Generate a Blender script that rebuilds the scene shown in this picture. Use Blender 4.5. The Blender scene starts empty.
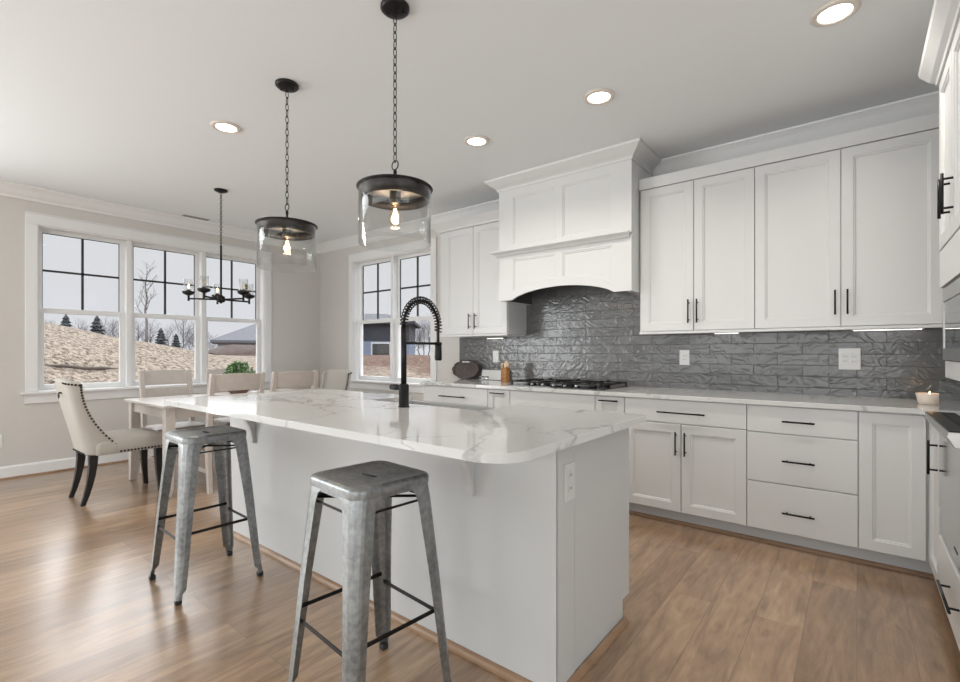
import bpy, bmesh, math, random
from mathutils import Vector, Matrix
R = math.radians
PI = math.pi
random.seed(7)
SC = bpy.context.scene
COL = SC.collection

# ------------------------------------------------------------------ camera
cam_data = bpy.data.cameras.new('camera')
cam_data.sensor_width = 36.0
cam_data.lens = 476.0 / 960.0 * 36.0
cam_data.shift_y = 11.0 / 960.0
cam_data.clip_start = 0.02
cam = bpy.data.objects.new('camera', cam_data)
COL.objects.link(cam)
cam.location = (0, 0, 1.2)
cam.rotation_euler = (R(90), 0, R(38.38))
SC.camera = cam

# ------------------------------------------------------------------ view
SC.view_settings.view_transform = 'Standard'
SC.view_settings.look = 'None'
SC.view_settings.gamma = 1.0
SC.view_settings.use_curve_mapping = False
SC.view_settings.exposure = 0.08

# ------------------------------------------------------------------ sky: overcast, brighter towards the zenith
w = bpy.data.worlds.new('overcast_sky')
SC.world = w
w.use_nodes = True
nt = w.node_tree
nt.nodes.clear()
o_ = nt.nodes.new('ShaderNodeOutputWorld')
bg = nt.nodes.new('ShaderNodeBackground')
tc = nt.nodes.new('ShaderNodeTexCoord')
sx = nt.nodes.new('ShaderNodeSeparateXYZ')
rp = nt.nodes.new('ShaderNodeValToRGB')
rp.color_ramp.elements[0].position = 0.0
rp.color_ramp.elements[0].color = (0.70, 0.71, 0.76, 1)
rp.color_ramp.elements[1].position = 1.0
rp.color_ramp.elements[1].color = (2.6, 2.65, 2.75, 1)
e = rp.color_ramp.elements.new(0.21)
e.color = (0.70, 0.71, 0.725, 1)
e = rp.color_ramp.elements.new(0.36)
e.color = (4.2, 4.35, 4.6, 1)
nt.links.new(tc.outputs['Generated'], sx.inputs[0])
nt.links.new(sx.outputs[2], rp.inputs[0])
nt.links.new(rp.outputs[0], bg.inputs[0])
bg.inputs[1].default_value = 1.0
nt.links.new(bg.outputs[0], o_.inputs[0])


# ------------------------------------------------------------------ big soft fill lights added unseen to brighten the room, no windows behind them
def area(name, loc, rot, sx_, sy_, power, color=(1, 1, 1)):
    l = bpy.data.lights.new(name, 'AREA')
    l.shape = 'RECTANGLE'
    l.size = sx_
    l.size_y = sy_
    l.energy = power
    l.color = color
    o = bpy.data.objects.new(name, l)
    COL.objects.link(o)
    o.location = loc
    o.rotation_euler = rot
    return o


area('fill_light_back', (-1.0, -3.85, 1.4), (R(108), 0, 0), 6.0, 2.0, 120, (0.94, 0.98, 1.0))
area('fill_light_right', (3.85, -0.6, 1.4), (R(108), 0, R(90)), 4.5, 2.0, 80, (0.94, 0.98, 1.0))
area('fill_light_left', (-6.1, -2.0, 1.4), (R(100), 0, R(-90)), 3.4, 1.9, 150, (0.94, 0.98, 1.0))
sun = bpy.data.lights.new('soft_daylight', 'SUN')
sun.energy = 0.8
sun.angle = R(50)
sun.color = (1.0, 0.98, 0.95)
sun_o = bpy.data.objects.new('soft_daylight', sun)
COL.objects.link(sun_o)
d_ = Vector((0.80, -0.30, -0.50)).normalized()
sun_o.rotation_euler = d_.to_track_quat('-Z', 'Y').to_euler()


# ================================================================== materials
def new_mat(name):
    m = bpy.data.materials.new(name)
    m.use_nodes = True
    t = m.node_tree
    b = t.nodes['Principled BSDF']
    return m, t, b


def plain(name, col, rough=0.5, metal=0.0, spec=0.5, noise=0.0, nscale=8.0, bump=0.0, bscale=60.0, coat=0.0):
    m, t, b = new_mat(name)
    b.inputs['Base Color'].default_value = (*col, 1)
    b.inputs['Roughness'].default_value = rough
    b.inputs['Metallic'].default_value = metal
    b.inputs['Specular IOR Level'].default_value = spec
    b.inputs['Coat Weight'].default_value = coat
    tcn = t.nodes.new('ShaderNodeTexCoord')
    if noise > 0:
        n = t.nodes.new('ShaderNodeTexNoise')
        n.inputs['Scale'].default_value = nscale
        n.inputs['Detail'].default_value = 5
        t.links.new(tcn.outputs['Object'], n.inputs['Vector'])
        mx = t.nodes.new('ShaderNodeMixRGB')
        mx.inputs[1].default_value = (*[c * (1 - noise) for c in col], 1)
        mx.inputs[2].default_value = (*[min(1, c * (1 + noise)) for c in col], 1)
        t.links.new(n.outputs['Fac'], mx.inputs[0])
        t.links.new(mx.outputs[0], b.inputs['Base Color'])
    if bump > 0:
        n = t.nodes.new('ShaderNodeTexNoise')
        n.inputs['Scale'].default_value = bscale
        n.inputs['Detail'].default_value = 4
        t.links.new(tcn.outputs['Object'], n.inputs['Vector'])
        bp = t.nodes.new('ShaderNodeBump')
        bp.inputs['Strength'].default_value = bump
        bp.inputs['Distance'].default_value = 0.01
        t.links.new(n.outputs['Fac'], bp.inputs['Height'])
        t.links.new(bp.outputs[0], b.inputs['Normal'])
    return m


def thin_glass(name, tint=(0.97, 0.98, 0.98), refl=0.06, edge=0.6):
    m = bpy.data.materials.new(name)
    m.use_nodes = True
    t = m.node_tree
    t.nodes.clear()
    out = t.nodes.new('ShaderNodeOutputMaterial')
    tr = t.nodes.new('ShaderNodeBsdfTransparent')
    tr.inputs[0].default_value = (*tint, 1)
    gl = t.nodes.new('ShaderNodeBsdfGlossy')
    gl.inputs['Roughness'].default_value = 0.02
    lw = t.nodes.new('ShaderNodeLayerWeight')
    lw.inputs['Blend'].default_value = 0.25
    mp = t.nodes.new('ShaderNodeMapRange')
    mp.inputs['To Min'].default_value = refl
    mp.inputs['To Max'].default_value = edge
    mix = t.nodes.new('ShaderNodeMixShader')
    pw = t.nodes.new('ShaderNodeMath')
    pw.operation = 'POWER'
    pw.inputs[1].default_value = 3.6
    lw.inputs['Blend'].default_value = 0.5
    t.links.new(lw.outputs['Facing'], pw.inputs[0])
    t.links.new(pw.outputs[0], mp.inputs['Value'])
    t.links.new(mp.outputs[0], mix.inputs[0])
    t.links.new(tr.outputs[0], mix.inputs[1])
    t.links.new(gl.outputs[0], mix.inputs[2])
    t.links.new(mix.outputs[0], out.inputs[0])
    return m


def emissive(name, col, strength):
    m, t, b = new_mat(name)
    b.inputs['Base Color'].default_value = (*col, 1)
    b.inputs['Emission Color'].default_value = (*col, 1)
    b.inputs['Emission Strength'].default_value = strength
    return m


M = {}
M['wall'] = plain('wall_paint_greige', (0.66, 0.64, 0.61), 0.75, bump=0.03, bscale=180)
M['ceiling'] = plain('ceiling_paint', (0.845, 0.872, 0.89), 0.8, bump=0.03, bscale=150)
M['trim'] = plain('white_trim_paint', (0.83, 0.832, 0.83), 0.35)
M['cabinet'] = plain('white_cabinet_paint', (0.69, 0.697, 0.697), 0.33)
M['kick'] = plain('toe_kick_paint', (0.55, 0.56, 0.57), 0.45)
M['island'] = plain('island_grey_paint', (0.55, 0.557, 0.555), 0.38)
M['plate'] = plain('white_plastic', (0.82, 0.82, 0.81), 0.3)
M['plate2'] = plain('light_grey_plastic', (0.64, 0.645, 0.64), 0.3)
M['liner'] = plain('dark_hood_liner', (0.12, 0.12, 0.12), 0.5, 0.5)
M['socket_dark'] = plain('socket_slots', (0.08, 0.08, 0.08), 0.5)
M['black'] = plain('matte_black_metal', (0.012, 0.012, 0.013), 0.38, 0.6)
M['bronze'] = plain('dark_bronze_metal', (0.008, 0.007, 0.007), 0.38, 0.3, 0.4)
M['shade_inner'] = plain('dark_lacquered_band', (0.008, 0.007, 0.007), 0.45, 0.0, 0.3)
M['lid_under'] = plain('brushed_lid_underside', (0.55, 0.55, 0.55), 0.45, 0.3)
M['socket'] = plain('lamp_socket', (0.05, 0.045, 0.04), 0.4, 0.6)
M['cast_iron'] = plain('cast_iron', (0.012, 0.012, 0.012), 0.55, 0.2)
M['black_glass'] = plain('black_glass', (0.012, 0.013, 0.015), 0.04, 0.0, 0.9)
M['steel'] = plain('stainless_steel', (0.42, 0.42, 0.415), 0.14, 1.0)
M['steel_satin'] = plain('satin_stainless', (0.42, 0.42, 0.41), 0.28, 1.0)
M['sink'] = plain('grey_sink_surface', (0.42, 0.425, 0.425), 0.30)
M['lens'] = emissive('led_lens', (1.0, 0.95, 0.86), 7.0)
M['led'] = emissive('led_strip', (1.0, 0.97, 0.92), 3.0)
M['filament'] = emissive('filament_glow', (1.0, 0.78, 0.50), 14.0)
M['lamp_ring'] = plain('lamp_trim_ring', (0.72, 0.66, 0.60), 0.5)
M['glass'] = thin_glass('window_glass', (0.98, 0.985, 0.985), 0.012, 0.35)
M['shade_glass'] = thin_glass('clear_shade_glass', (0.965, 0.97, 0.97), 0.035, 0.85)
M['bulb_glass'] = thin_glass('bulb_glass', (1.0, 0.93, 0.84), 0.05, 0.5)
M['muntin'] = plain('black_muntin', (0.03, 0.032, 0.036), 0.5)
M['greywood'] = plain('whitewashed_wood', (0.58, 0.53, 0.49), 0.5, noise=0.10, nscale=30)
M['fabric'] = plain('beige_linen', (0.46, 0.43, 0.39), 0.9, noise=0.06, nscale=220, bump=0.25, bscale=420)
M['nail'] = plain('dark_nailheads', (0.03, 0.028, 0.026), 0.3, 0.9)
M['blackwood'] = plain('black_stained_wood', (0.008, 0.008, 0.009), 0.3)
M['rubber'] = plain('black_rubber', (0.015, 0.015, 0.015), 0.6)
M['leaf'] = plain('green_leaf', (0.10, 0.24, 0.06), 0.45, noise=0.5, nscale=30)
M['leaf_pale'] = plain('pale_leaf', (0.42, 0.52, 0.36), 0.5)
M['bowl'] = plain('dark_wood_bowl', (0.16, 0.10, 0.07), 0.5)
M['candle'] = plain('cream_wax', (0.74, 0.64, 0.55), 0.45)
M['candle_top'] = plain('amber_wax', (0.45, 0.28, 0.12), 0.35)
M['flame'] = emissive('candle_flame', (1.0, 0.72, 0.35), 12.0)
M['tray'] = plain('dark_walnut', (0.060, 0.042, 0.035), 0.42, noise=0.35, nscale=25)
M['marble'] = plain('white_marble', (0.74, 0.74, 0.73), 0.2, noise=0.06, nscale=14)
M['bark'] = plain('bare_bark', (0.14, 0.12, 0.12), 0.9)
M['brush'] = plain('winter_brush', (0.12, 0.11, 0.12), 0.9)
M['conifer'] = plain('conifer_green', (0.028, 0.033, 0.036), 0.9, noise=0.4, nscale=4)
M['roof'] = plain('grey_shingles', (0.10, 0.10, 0.112), 0.85, noise=0.2, nscale=6)
M['siding_white'] = plain('white_siding', (0.45, 0.45, 0.46), 0.6)
M['siding_blue'] = plain('blue_grey_siding', (0.13, 0.16, 0.22), 0.7)
M['siding_navy'] = plain('navy_siding', (0.012, 0.014, 0.024), 0.7)
M['stone'] = plain('grey_stone', (0.25, 0.24, 0.24), 0.8, noise=0.4, nscale=5)
M['silt'] = plain('dark_silt_log', (0.07, 0.055, 0.045), 0.9, noise=0.4, nscale=6)


def mat_floor():
    m, t, b = new_mat('oak_plank_floor')
    N = t.nodes.new
    L = t.links.new
    tcn = N('ShaderNodeTexCoord')
    sep = N('ShaderNodeSeparateXYZ')
    L(tcn.outputs['Object'], sep.inputs[0])
    cmb = N('ShaderNodeCombineXYZ')
    L(sep.outputs[1], cmb.inputs[0])
    L(sep.outputs[0], cmb.inputs[1])
    br = N('ShaderNodeTexBrick')
    br.offset = 0.37
    br.offset_frequency = 2
    br.inputs['Scale'].default_value = 1.0
    br.inputs['Brick Width'].default_value = 1.52
    br.inputs['Row Height'].default_value = 0.182
    br.inputs['Mortar Size'].default_value = 0.0016
    br.inputs['Mortar Smooth'].default_value = 0.3
    br.inputs['Color1'].default_value = (0, 0, 0, 1)
    br.inputs['Color2'].default_value = (1, 1, 1, 1)
    br.inputs['Mortar'].default_value = (0.5, 0.5, 0.5, 1)
    L(cmb.outputs[0], br.inputs['Vector'])
    # grain, stretched along the planks (world y), shifted per plank
    mp = N('ShaderNodeMapping')
    mp.inputs['Scale'].default_value = (1.7, 10.0, 1.0)
    L(cmb.outputs[0], mp.inputs['Vector'])
    addv = N('ShaderNodeVectorMath')
    addv.operation = 'ADD'
    sc = N('ShaderNodeVectorMath')
    sc.operation = 'SCALE'
    sc.inputs['Scale'].default_value = 9.0
    L(br.outputs['Color'], sc.inputs[0])
    L(mp.outputs[0], addv.inputs[0])
    L(sc.outputs[0], addv.inputs[1])
    n1 = N('ShaderNodeTexNoise')
    n1.inputs['Scale'].default_value = 1.4
    n1.inputs['Detail'].default_value = 7
    n1.inputs['Roughness'].default_value = 0.62
    n1.inputs['Distortion'].default_value = 1.1
    L(addv.outputs[0], n1.inputs['Vector'])
    n2 = N('ShaderNodeTexNoise')
    n2.inputs['Scale'].default_value = 5.0
    n2.inputs['Detail'].default_value = 5
    L(addv.outputs[0], n2.inputs['Vector'])
    # knots
    mpk = N('ShaderNodeMapping')
    mpk.inputs['Scale'].default_value = (1.6, 5.0, 1.0)
    L(cmb.outputs[0], mpk.inputs['Vector'])
    vo = N('ShaderNodeTexNoise')
    vo.inputs['Scale'].default_value = 1.5
    vo.inputs['Detail'].default_value = 2
    L(mpk.outputs[0], vo.inputs['Vector'])
    base = N('ShaderNodeMixRGB')
    base.inputs[1].default_value = (0.300, 0.184, 0.102, 1)
    base.inputs[2].default_value = (0.435, 0.284, 0.168, 1)
    L(br.outputs['Color'], base.inputs[0])
    r1 = N('ShaderNodeValToRGB')
    r1.color_ramp.elements[0].position = 0.30
    r1.color_ramp.elements[0].color = (0.60, 0.56, 0.52, 1)
    r1.color_ramp.elements[1].position = 0.66
    r1.color_ramp.elements[1].color = (1.16, 1.16, 1.16, 1)
    L(n1.outputs['Fac'], r1.inputs[0])
    mul = N('ShaderNodeMixRGB')
    mul.blend_type = 'MULTIPLY'
    mul.inputs[0].default_value = 1.0
    L(base.outputs[0], mul.inputs[1])
    L(r1.outputs[0], mul.inputs[2])
    r2 = N('ShaderNodeValToRGB')
    r2.color_ramp.elements[0].position = 0.25
    r2.color_ramp.elements[0].color = (0.80, 0.79, 0.78, 1)
    r2.color_ramp.elements[1].position = 0.6
    r2.color_ramp.elements[1].color = (1.05, 1.05, 1.05, 1)
    L(n2.outputs['Fac'], r2.inputs[0])
    mul2 = N('ShaderNodeMixRGB')
    mul2.blend_type = 'MULTIPLY'
    mul2.inputs[0].default_value = 0.8
    L(mul.outputs[0], mul2.inputs[1])
    L(r2.outputs[0], mul2.inputs[2])
    r3 = N('ShaderNodeValToRGB')
    r3.color_ramp.elements[0].position = 0.30
    r3.color_ramp.elements[0].color = (0.66, 0.62, 0.58, 1)
    r3.color_ramp.elements[1].position = 0.40
    r3.color_ramp.elements[1].color = (1, 1, 1, 1)
    L(vo.outputs['Fac'], r3.inputs[0])
    mul3 = N('ShaderNodeMixRGB')
    mul3.blend_type = 'MULTIPLY'
    mul3.inputs[0].default_value = 0.7
    L(mul2.outputs[0], mul3.inputs[1])
    L(r3.outputs[0], mul3.inputs[2])
    seam = N('ShaderNodeMixRGB')
    seam.inputs[2].default_value = (0.10, 0.065, 0.04, 1)
    sf = N('ShaderNodeMath')
    sf.operation = 'MULTIPLY'
    sf.inputs[1].default_value = 0.55
    L(br.outputs['Fac'], sf.inputs[0])
    L(sf.outputs[0], seam.inputs[0])
    vk = N('ShaderNodeTexVoronoi')
    vk.inputs['Scale'].default_value = 1.35
    mpv = N('ShaderNodeMapping')
    mpv.inputs['Scale'].default_value = (1.0, 2.4, 1.0)
    L(cmb.outputs[0], mpv.inputs['Vector'])
    wob = N('ShaderNodeMixRGB')
    wob.blend_type = 'ADD'
    wob.inputs[0].default_value = 0.06
    L(mpv.outputs[0], wob.inputs[1])
    L(n2.outputs['Color'], wob.inputs[2])
    L(wob.outputs[0], vk.inputs['Vector'])
    rk = N('ShaderNodeValToRGB')
    rk.color_ramp.elements[0].position = 0.015
    rk.color_ramp.elements[0].color = (0.34, 0.28, 0.24, 1)
    rk.color_ramp.elements[1].position = 0.085
    rk.color_ramp.elements[1].color = (1, 1, 1, 1)
    L(vk.outputs['Distance'], rk.inputs[0])
    mulk = N('ShaderNodeMixRGB')
    mulk.blend_type = 'MULTIPLY'
    mulk.inputs[0].default_value = 0.8
    L(mul3.outputs[0], mulk.inputs[1])
    L(rk.outputs[0], mulk.inputs[2])
    L(mulk.outputs[0], seam.inputs[1])
    L(seam.outputs[0], b.inputs['Base Color'])
    rr = N('ShaderNodeMapRange')
    rr.inputs['To Min'].default_value = 0.26
    rr.inputs['To Max'].default_value = 0.42
    L(n1.outputs['Fac'], rr.inputs['Value'])
    L(rr.outputs[0], b.inputs['Roughness'])
    bp = N('ShaderNodeBump')
    bp.inputs['Strength'].default_value = 0.25
    bp.inputs['Distance'].default_value = 0.004
    inv = N('ShaderNodeMath')
    inv.operation = 'SUBTRACT'
    inv.inputs[0].default_value = 1.0
    L(br.outputs['Fac'], inv.inputs[1])
    ad = N('ShaderNodeMath')
    ad.operation = 'MULTIPLY_ADD'
    ad.inputs[1].default_value = 0.35
    L(n2.outputs['Fac'], ad.inputs[0])
    L(inv.outputs[0], ad.inputs[2])
    L(ad.outputs[0], bp.inputs['Height'])
    L(bp.outputs[0], b.inputs['Normal'])
    b.inputs['Specular IOR Level'].default_value = 0.6
    b.inputs['Coat Weight'].default_value = 1.0
    b.inputs['Coat Roughness'].default_value = 0.24
    return m


def mat_tile():
    """dark grey glazed subway tile, hand-formed wavy faces; x along the wall, z up"""
    m, t, b = new_mat('wavy_grey_tile')
    N = t.nodes.new
    L = t.links.new
    tcn = N('ShaderNodeTexCoord')
    sep = N('ShaderNodeSeparateXYZ')
    L(tcn.outputs['Object'], sep.inputs[0])
    cmb = N('ShaderNodeCombineXYZ')
    L(sep.outputs[0], cmb.inputs[0])
    L(sep.outputs[2], cmb.inputs[1])
    br = N('ShaderNodeTexBrick')
    br.offset = 0.5
    br.inputs['Scale'].default_value = 1.0
    br.inputs['Brick Width'].default_value = 0.305
    br.inputs['Row Height'].default_value = 0.079
    br.inputs['Mortar Size'].default_value = 0.0022
    br.inputs['Mortar Smooth'].default_value = 0.2
    br.inputs['Color1'].default_value = (0.0, 0.0, 0.0, 1)
    br.inputs['Color2'].default_value = (1, 1, 1, 1)
    br.inputs['Mortar'].default_value = (0.5, 0.5, 0.5, 1)
    L(cmb.outputs[0], br.inputs['Vector'])
    col = N('ShaderNodeMixRGB')
    col.inputs[1].default_value = (0.125, 0.126, 0.127, 1)
    col.inputs[2].default_value = (0.165, 0.166, 0.165, 1)
    L(br.outputs['Color'], col.inputs[0])
    gm = N('ShaderNodeMixRGB')
    gm.inputs[2].default_value = (0.075, 0.075, 0.075, 1)
    L(br.outputs['Fac'], gm.inputs[0])
    L(col.outputs[0], gm.inputs[1])
    # waves: noise contour folds, different per tile
    scv = N('ShaderNodeVectorMath')
    scv.operation = 'SCALE'
    scv.inputs['Scale'].default_value = 5.0
    L(br.outputs['Color'], scv.inputs[0])
    adv = N('ShaderNodeVectorMath')
    adv.operation = 'ADD'
    L(cmb.outputs[0], adv.inputs[0])
    L(scv.outputs[0], adv.inputs[1])
    mp = N('ShaderNodeMapping')
    mp.inputs['Scale'].default_value = (1.0, 1.25, 1.0)
    L(adv.outputs[0], mp.inputs['Vector'])
    nz = N('ShaderNodeTexNoise')
    nz.inputs['Scale'].default_value = 8.5
    nz.inputs['Detail'].default_value = 2.0
    nz.inputs['Distortion'].default_value = 0.9
    L(mp.outputs[0], nz.inputs['Vector'])
    sn = N('ShaderNodeMath')
    sn.operation = 'MULTIPLY'
    sn.inputs[1].default_value = 20.0
    L(nz.outputs['Fac'], sn.inputs[0])
    s2 = N('ShaderNodeMath')
    s2.operation = 'SINE'
    L(sn.outputs[0], s2.inputs[0])
    inv = N('ShaderNodeMath')
    inv.operation = 'MULTIPLY_ADD'
    inv.inputs[1].default_value = -3.0
    L(br.outputs['Fac'], inv.inputs[0])
    L(s2.outputs[0], inv.inputs[2])
    bp = N('ShaderNodeBump')
    bp.inputs['Strength'].default_value = 0.36
    bp.inputs['Distance'].default_value = 0.0018
    L(inv.outputs[0], bp.inputs['Height'])
    L(bp.outputs[0], b.inputs['Normal'])
    L(gm.outputs[0], b.inputs['Base Color'])
    rg = N('ShaderNodeMapRange')
    rg.inputs['To Min'].default_value = 0.20
    rg.inputs['To Max'].default_value = 0.7
    L(br.outputs['Fac'], rg.inputs['Value'])
    L(rg.outputs[0], b.inputs['Roughness'])
    b.inputs['Specular IOR Level'].default_value = 0.6
    return m


def mat_quartz():
    m, t, b = new_mat('veined_quartz')
    N = t.nodes.new
    L = t.links.new
    tcn = N('ShaderNodeTexCoord')

    def vein(scale, rot, off, width, dist):
        mp = N('ShaderNodeMapping')
        mp.inputs['Rotation'].default_value = (0.3, 0.2, rot)
        mp.inputs['Location'].default_value = off
        L(tcn.outputs['Object'], mp.inputs['Vector'])
        n = N('ShaderNodeTexNoise')
        n.inputs['Scale'].default_value = scale
        n.inputs['Detail'].default_value = 6
        n.inputs['Roughness'].default_value = 0.5
        n.inputs['Distortion'].default_value = dist
        L(mp.outputs[0], n.inputs['Vector'])
        a = N('ShaderNodeMath')
        a.operation = 'SUBTRACT'
        a.inputs[1].default_value = 0.5
        L(n.outputs['Fac'], a.inputs[0])
        ab = N('ShaderNodeMath')
        ab.operation = 'ABSOLUTE'
        L(a.outputs[0], ab.inputs[0])
        r = N('ShaderNodeMapRange')
        r.inputs['From Min'].default_value = 0.0
        r.inputs['From Max'].default_value = width
        r.inputs['To Min'].default_value = 1.0
        r.inputs['To Max'].default_value = 0.0
        L(ab.outputs[0], r.inputs['Value'])
        return r.outputs[0]
    v1 = vein(1.05, 0.6, (3.1, 1.7, 0), 0.016, 0.8)
    v2 = vein(2.3, -0.5, (7.3, 4.2, 1), 0.010, 1.2)
    # break veins up so they come and go
    nb = N('ShaderNodeTexNoise')
    nb.inputs['Scale'].default_value = 1.6
    nb.inputs['Detail'].default_value = 2
    L(tcn.outputs['Object'], nb.inputs['Vector'])
    rb = N('ShaderNodeMapRange')
    rb.inputs['From Min'].default_value = 0.42
    rb.inputs['From Max'].default_value = 0.60
    L(nb.outputs['Fac'], rb.inputs['Value'])
    m2 = N('ShaderNodeMath')
    m2.operation = 'MULTIPLY'
    L(v2, m2.inputs[0])
    L(rb.outputs[0], m2.inputs[1])
    mx = N('ShaderNodeMath')
    mx.operation = 'MAXIMUM'
    L(v1, mx.inputs[0])
    L(m2.outputs[0], mx.inputs[1])
    sc = N('ShaderNodeMath')
    sc.operation = 'MULTIPLY'
    sc.inputs[1].default_value = 0.60
    L(mx.outputs[0], sc.inputs[0])
    col = N('ShaderNodeMixRGB')
    col.inputs[1].default_value = (0.67, 0.675, 0.672, 1)
    col.inputs[2].default_value = (0.28, 0.28, 0.285, 1)
    L(sc.outputs[0], col.inputs[0])
    L(col.outputs[0], b.inputs['Base Color'])
    b.inputs['Roughness'].default_value = 0.07
    b.inputs['Specular IOR Level'].default_value = 0.6
    return m


def mat_galv():
    m, t, b = new_mat('galvanised_steel')
    N = t.nodes.new
    L = t.links.new
    tcn = N('ShaderNodeTexCoord')
    n = N('ShaderNodeTexNoise')
    n.inputs['Scale'].default_value = 55
    n.inputs['Detail'].default_value = 6
    L(tcn.outputs['Object'], n.inputs['Vector'])
    n2 = N('ShaderNodeTexNoise')
    n2.inputs['Scale'].default_value = 5
    n2.inputs['Detail'].default_value = 3
    L(tcn.outputs['Object'], n2.inputs['Vector'])
    ad = N('ShaderNodeMath')
    ad.operation = 'ADD'
    L(n.outputs['Fac'], ad.inputs[0])
    L(n2.outputs['Fac'], ad.inputs[1])
    r = N('ShaderNodeValToRGB')
    r.color_ramp.elements[0].position = 0.35
    r.color_ramp.elements[0].color = (0.17, 0.178, 0.182, 1)
    r.color_ramp.elements[1].position = 0.68
    r.color_ramp.elements[1].color = (0.37, 0.385, 0.385, 1)
    hf = N('ShaderNodeMath')
    hf.operation = 'MULTIPLY'
    hf.inputs[1].default_value = 0.5
    L(ad.outputs[0], hf.inputs[0])
    L(hf.outputs[0], r.inputs[0])
    L(r.outputs[0], b.inputs['Base Color'])
    b.inputs['Metallic'].default_value = 0.85
    rr = N('ShaderNodeMapRange')
    rr.inputs['To Min'].default_value = 0.28
    rr.inputs['To Max'].default_value = 0.5
    L(n2.outputs['Fac'], rr.inputs['Value'])
    L(rr.outputs[0], b.inputs['Roughness'])
    return m


def mat_wood(name, c1, c2, scale, axis_scale=(1, 1, 12), rough=0.5):
    m, t, b = new_mat(name)
    N = t.nodes.new
    L = t.links.new
    tcn = N('ShaderNodeTexCoord')
    mp = N('ShaderNodeMapping')
    mp.inputs['Scale'].default_value = axis_scale
    L(tcn.outputs['Object'], mp.inputs['Vector'])
    n = N('ShaderNodeTexNoise')
    n.inputs['Scale'].default_value = scale
    n.inputs['Detail'].default_value = 6
    n.inputs['Distortion'].default_value = 0.8
    L(mp.outputs[0], n.inputs['Vector'])
    r = N('ShaderNodeValToRGB')
    r.color_ramp.elements[0].position = 0.3
    r.color_ramp.elements[0].color = (*c1, 1)
    r.color_ramp.elements[1].position = 0.7
    r.color_ramp.elements[1].color = (*c2, 1)
    L(n.outputs['Fac'], r.inputs[0])
    L(r.outputs[0], b.inputs['Base Color'])
    b.inputs['Roughness'].default_value = rough
    return m


def mat_ground():
    """straw-covered slope towards the south-west, red clay and brush towards the north"""
    m, t, b = new_mat('straw_and_clay')
    N = t.nodes.new
    L = t.links.new
    tcn = N('ShaderNodeTexCoord')
    n = N('ShaderNodeTexNoise')
    n.inputs['Scale'].default_value = 12.0
    n.inputs['Detail'].default_value = 8
    n.inputs['Roughness'].default_value = 0.75
    mpg = N('ShaderNodeMapping')
    mpg.inputs['Scale'].default_value = (0.45, 1.0, 1.0)
    L(tcn.outputs['Object'], mpg.inputs['Vector'])
    L(mpg.outputs[0], n.inputs['Vector'])
    st = N('ShaderNodeValToRGB')
    st.color_ramp.elements[0].position = 0.40
    st.color_ramp.elements[0].color = (0.045, 0.034, 0.026, 1)
    st.color_ramp.elements[1].position = 0.58
    st.color_ramp.elements[1].color = (0.27, 0.222, 0.175, 1)
    L(n.outputs['Fac'], st.inputs[0])
    cl = N('ShaderNodeValToRGB')
    cl.color_ramp.elements[0].position = 0.38
    cl.color_ramp.elements[0].color = (0.018, 0.012, 0.010, 1)
    cl.color_ramp.elements[1].position = 0.60
    cl.color_ramp.elements[1].color = (0.15, 0.090, 0.066, 1)
    L(n.outputs['Fac'], cl.inputs[0])
    sep = N('ShaderNodeSeparateXYZ')
    L(tcn.outputs['Object'], sep.inputs[0])
    n3 = N('ShaderNodeTexNoise')
    n3.inputs['Scale'].default_value = 0.6
    n3.inputs['Detail'].default_value = 3
    L(tcn.outputs['Object'], n3.inputs['Vector'])
    a = N('ShaderNodeMath')
    a.operation = 'MULTIPLY_ADD'
    a.inputs[1].default_value = 7.0
    L(n3.outputs['Fac'], a.inputs[0])
    L(sep.outputs[1], a.inputs[2])
    r = N('ShaderNodeMapRange')
    r.inputs['From Min'].default_value = 11.5
    r.inputs['From Max'].default_value = 13.5
    L(a.outputs[0], r.inputs['Value'])
    mx = N('ShaderNodeMixRGB')
    L(r.outputs[0], mx.inputs[0])
    L(st.outputs[0], mx.inputs[1])
    L(cl.outputs[0], mx.inputs[2])
    L(mx.outputs[0], b.inputs['Base Color'])
    b.inputs['Roughness'].default_value = 0.95
    b.inputs['Specular IOR Level'].default_value = 0.1
    return m


M['floor'] = mat_floor()
M['tile'] = mat_tile()
M['quartz'] = mat_quartz()
M['galv'] = mat_galv()
M['tablewood'] = mat_wood('whitewashed_table_wood', (0.50, 0.46, 0.42), (0.64, 0.60, 0.56), 3.0, (14, 14, 1.2), 0.32)
M['bamboo'] = mat_wood('warm_bamboo', (0.26, 0.105, 0.03), (0.50, 0.25, 0.09), 6.0, (1, 1, 6))
M['oakstrip'] = mat_wood('oak_shoe_moulding', (0.24, 0.145, 0.085), (0.36, 0.23, 0.14), 4.0, (1, 1, 1), 0.4)
M['ground'] = mat_ground()


# ================================================================== geometry helpers
def world_off(o):
    v = Vector((0, 0, 0))
    while o is not None:
        v += Vector(o.location)
        o = o.parent
    return v


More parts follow.
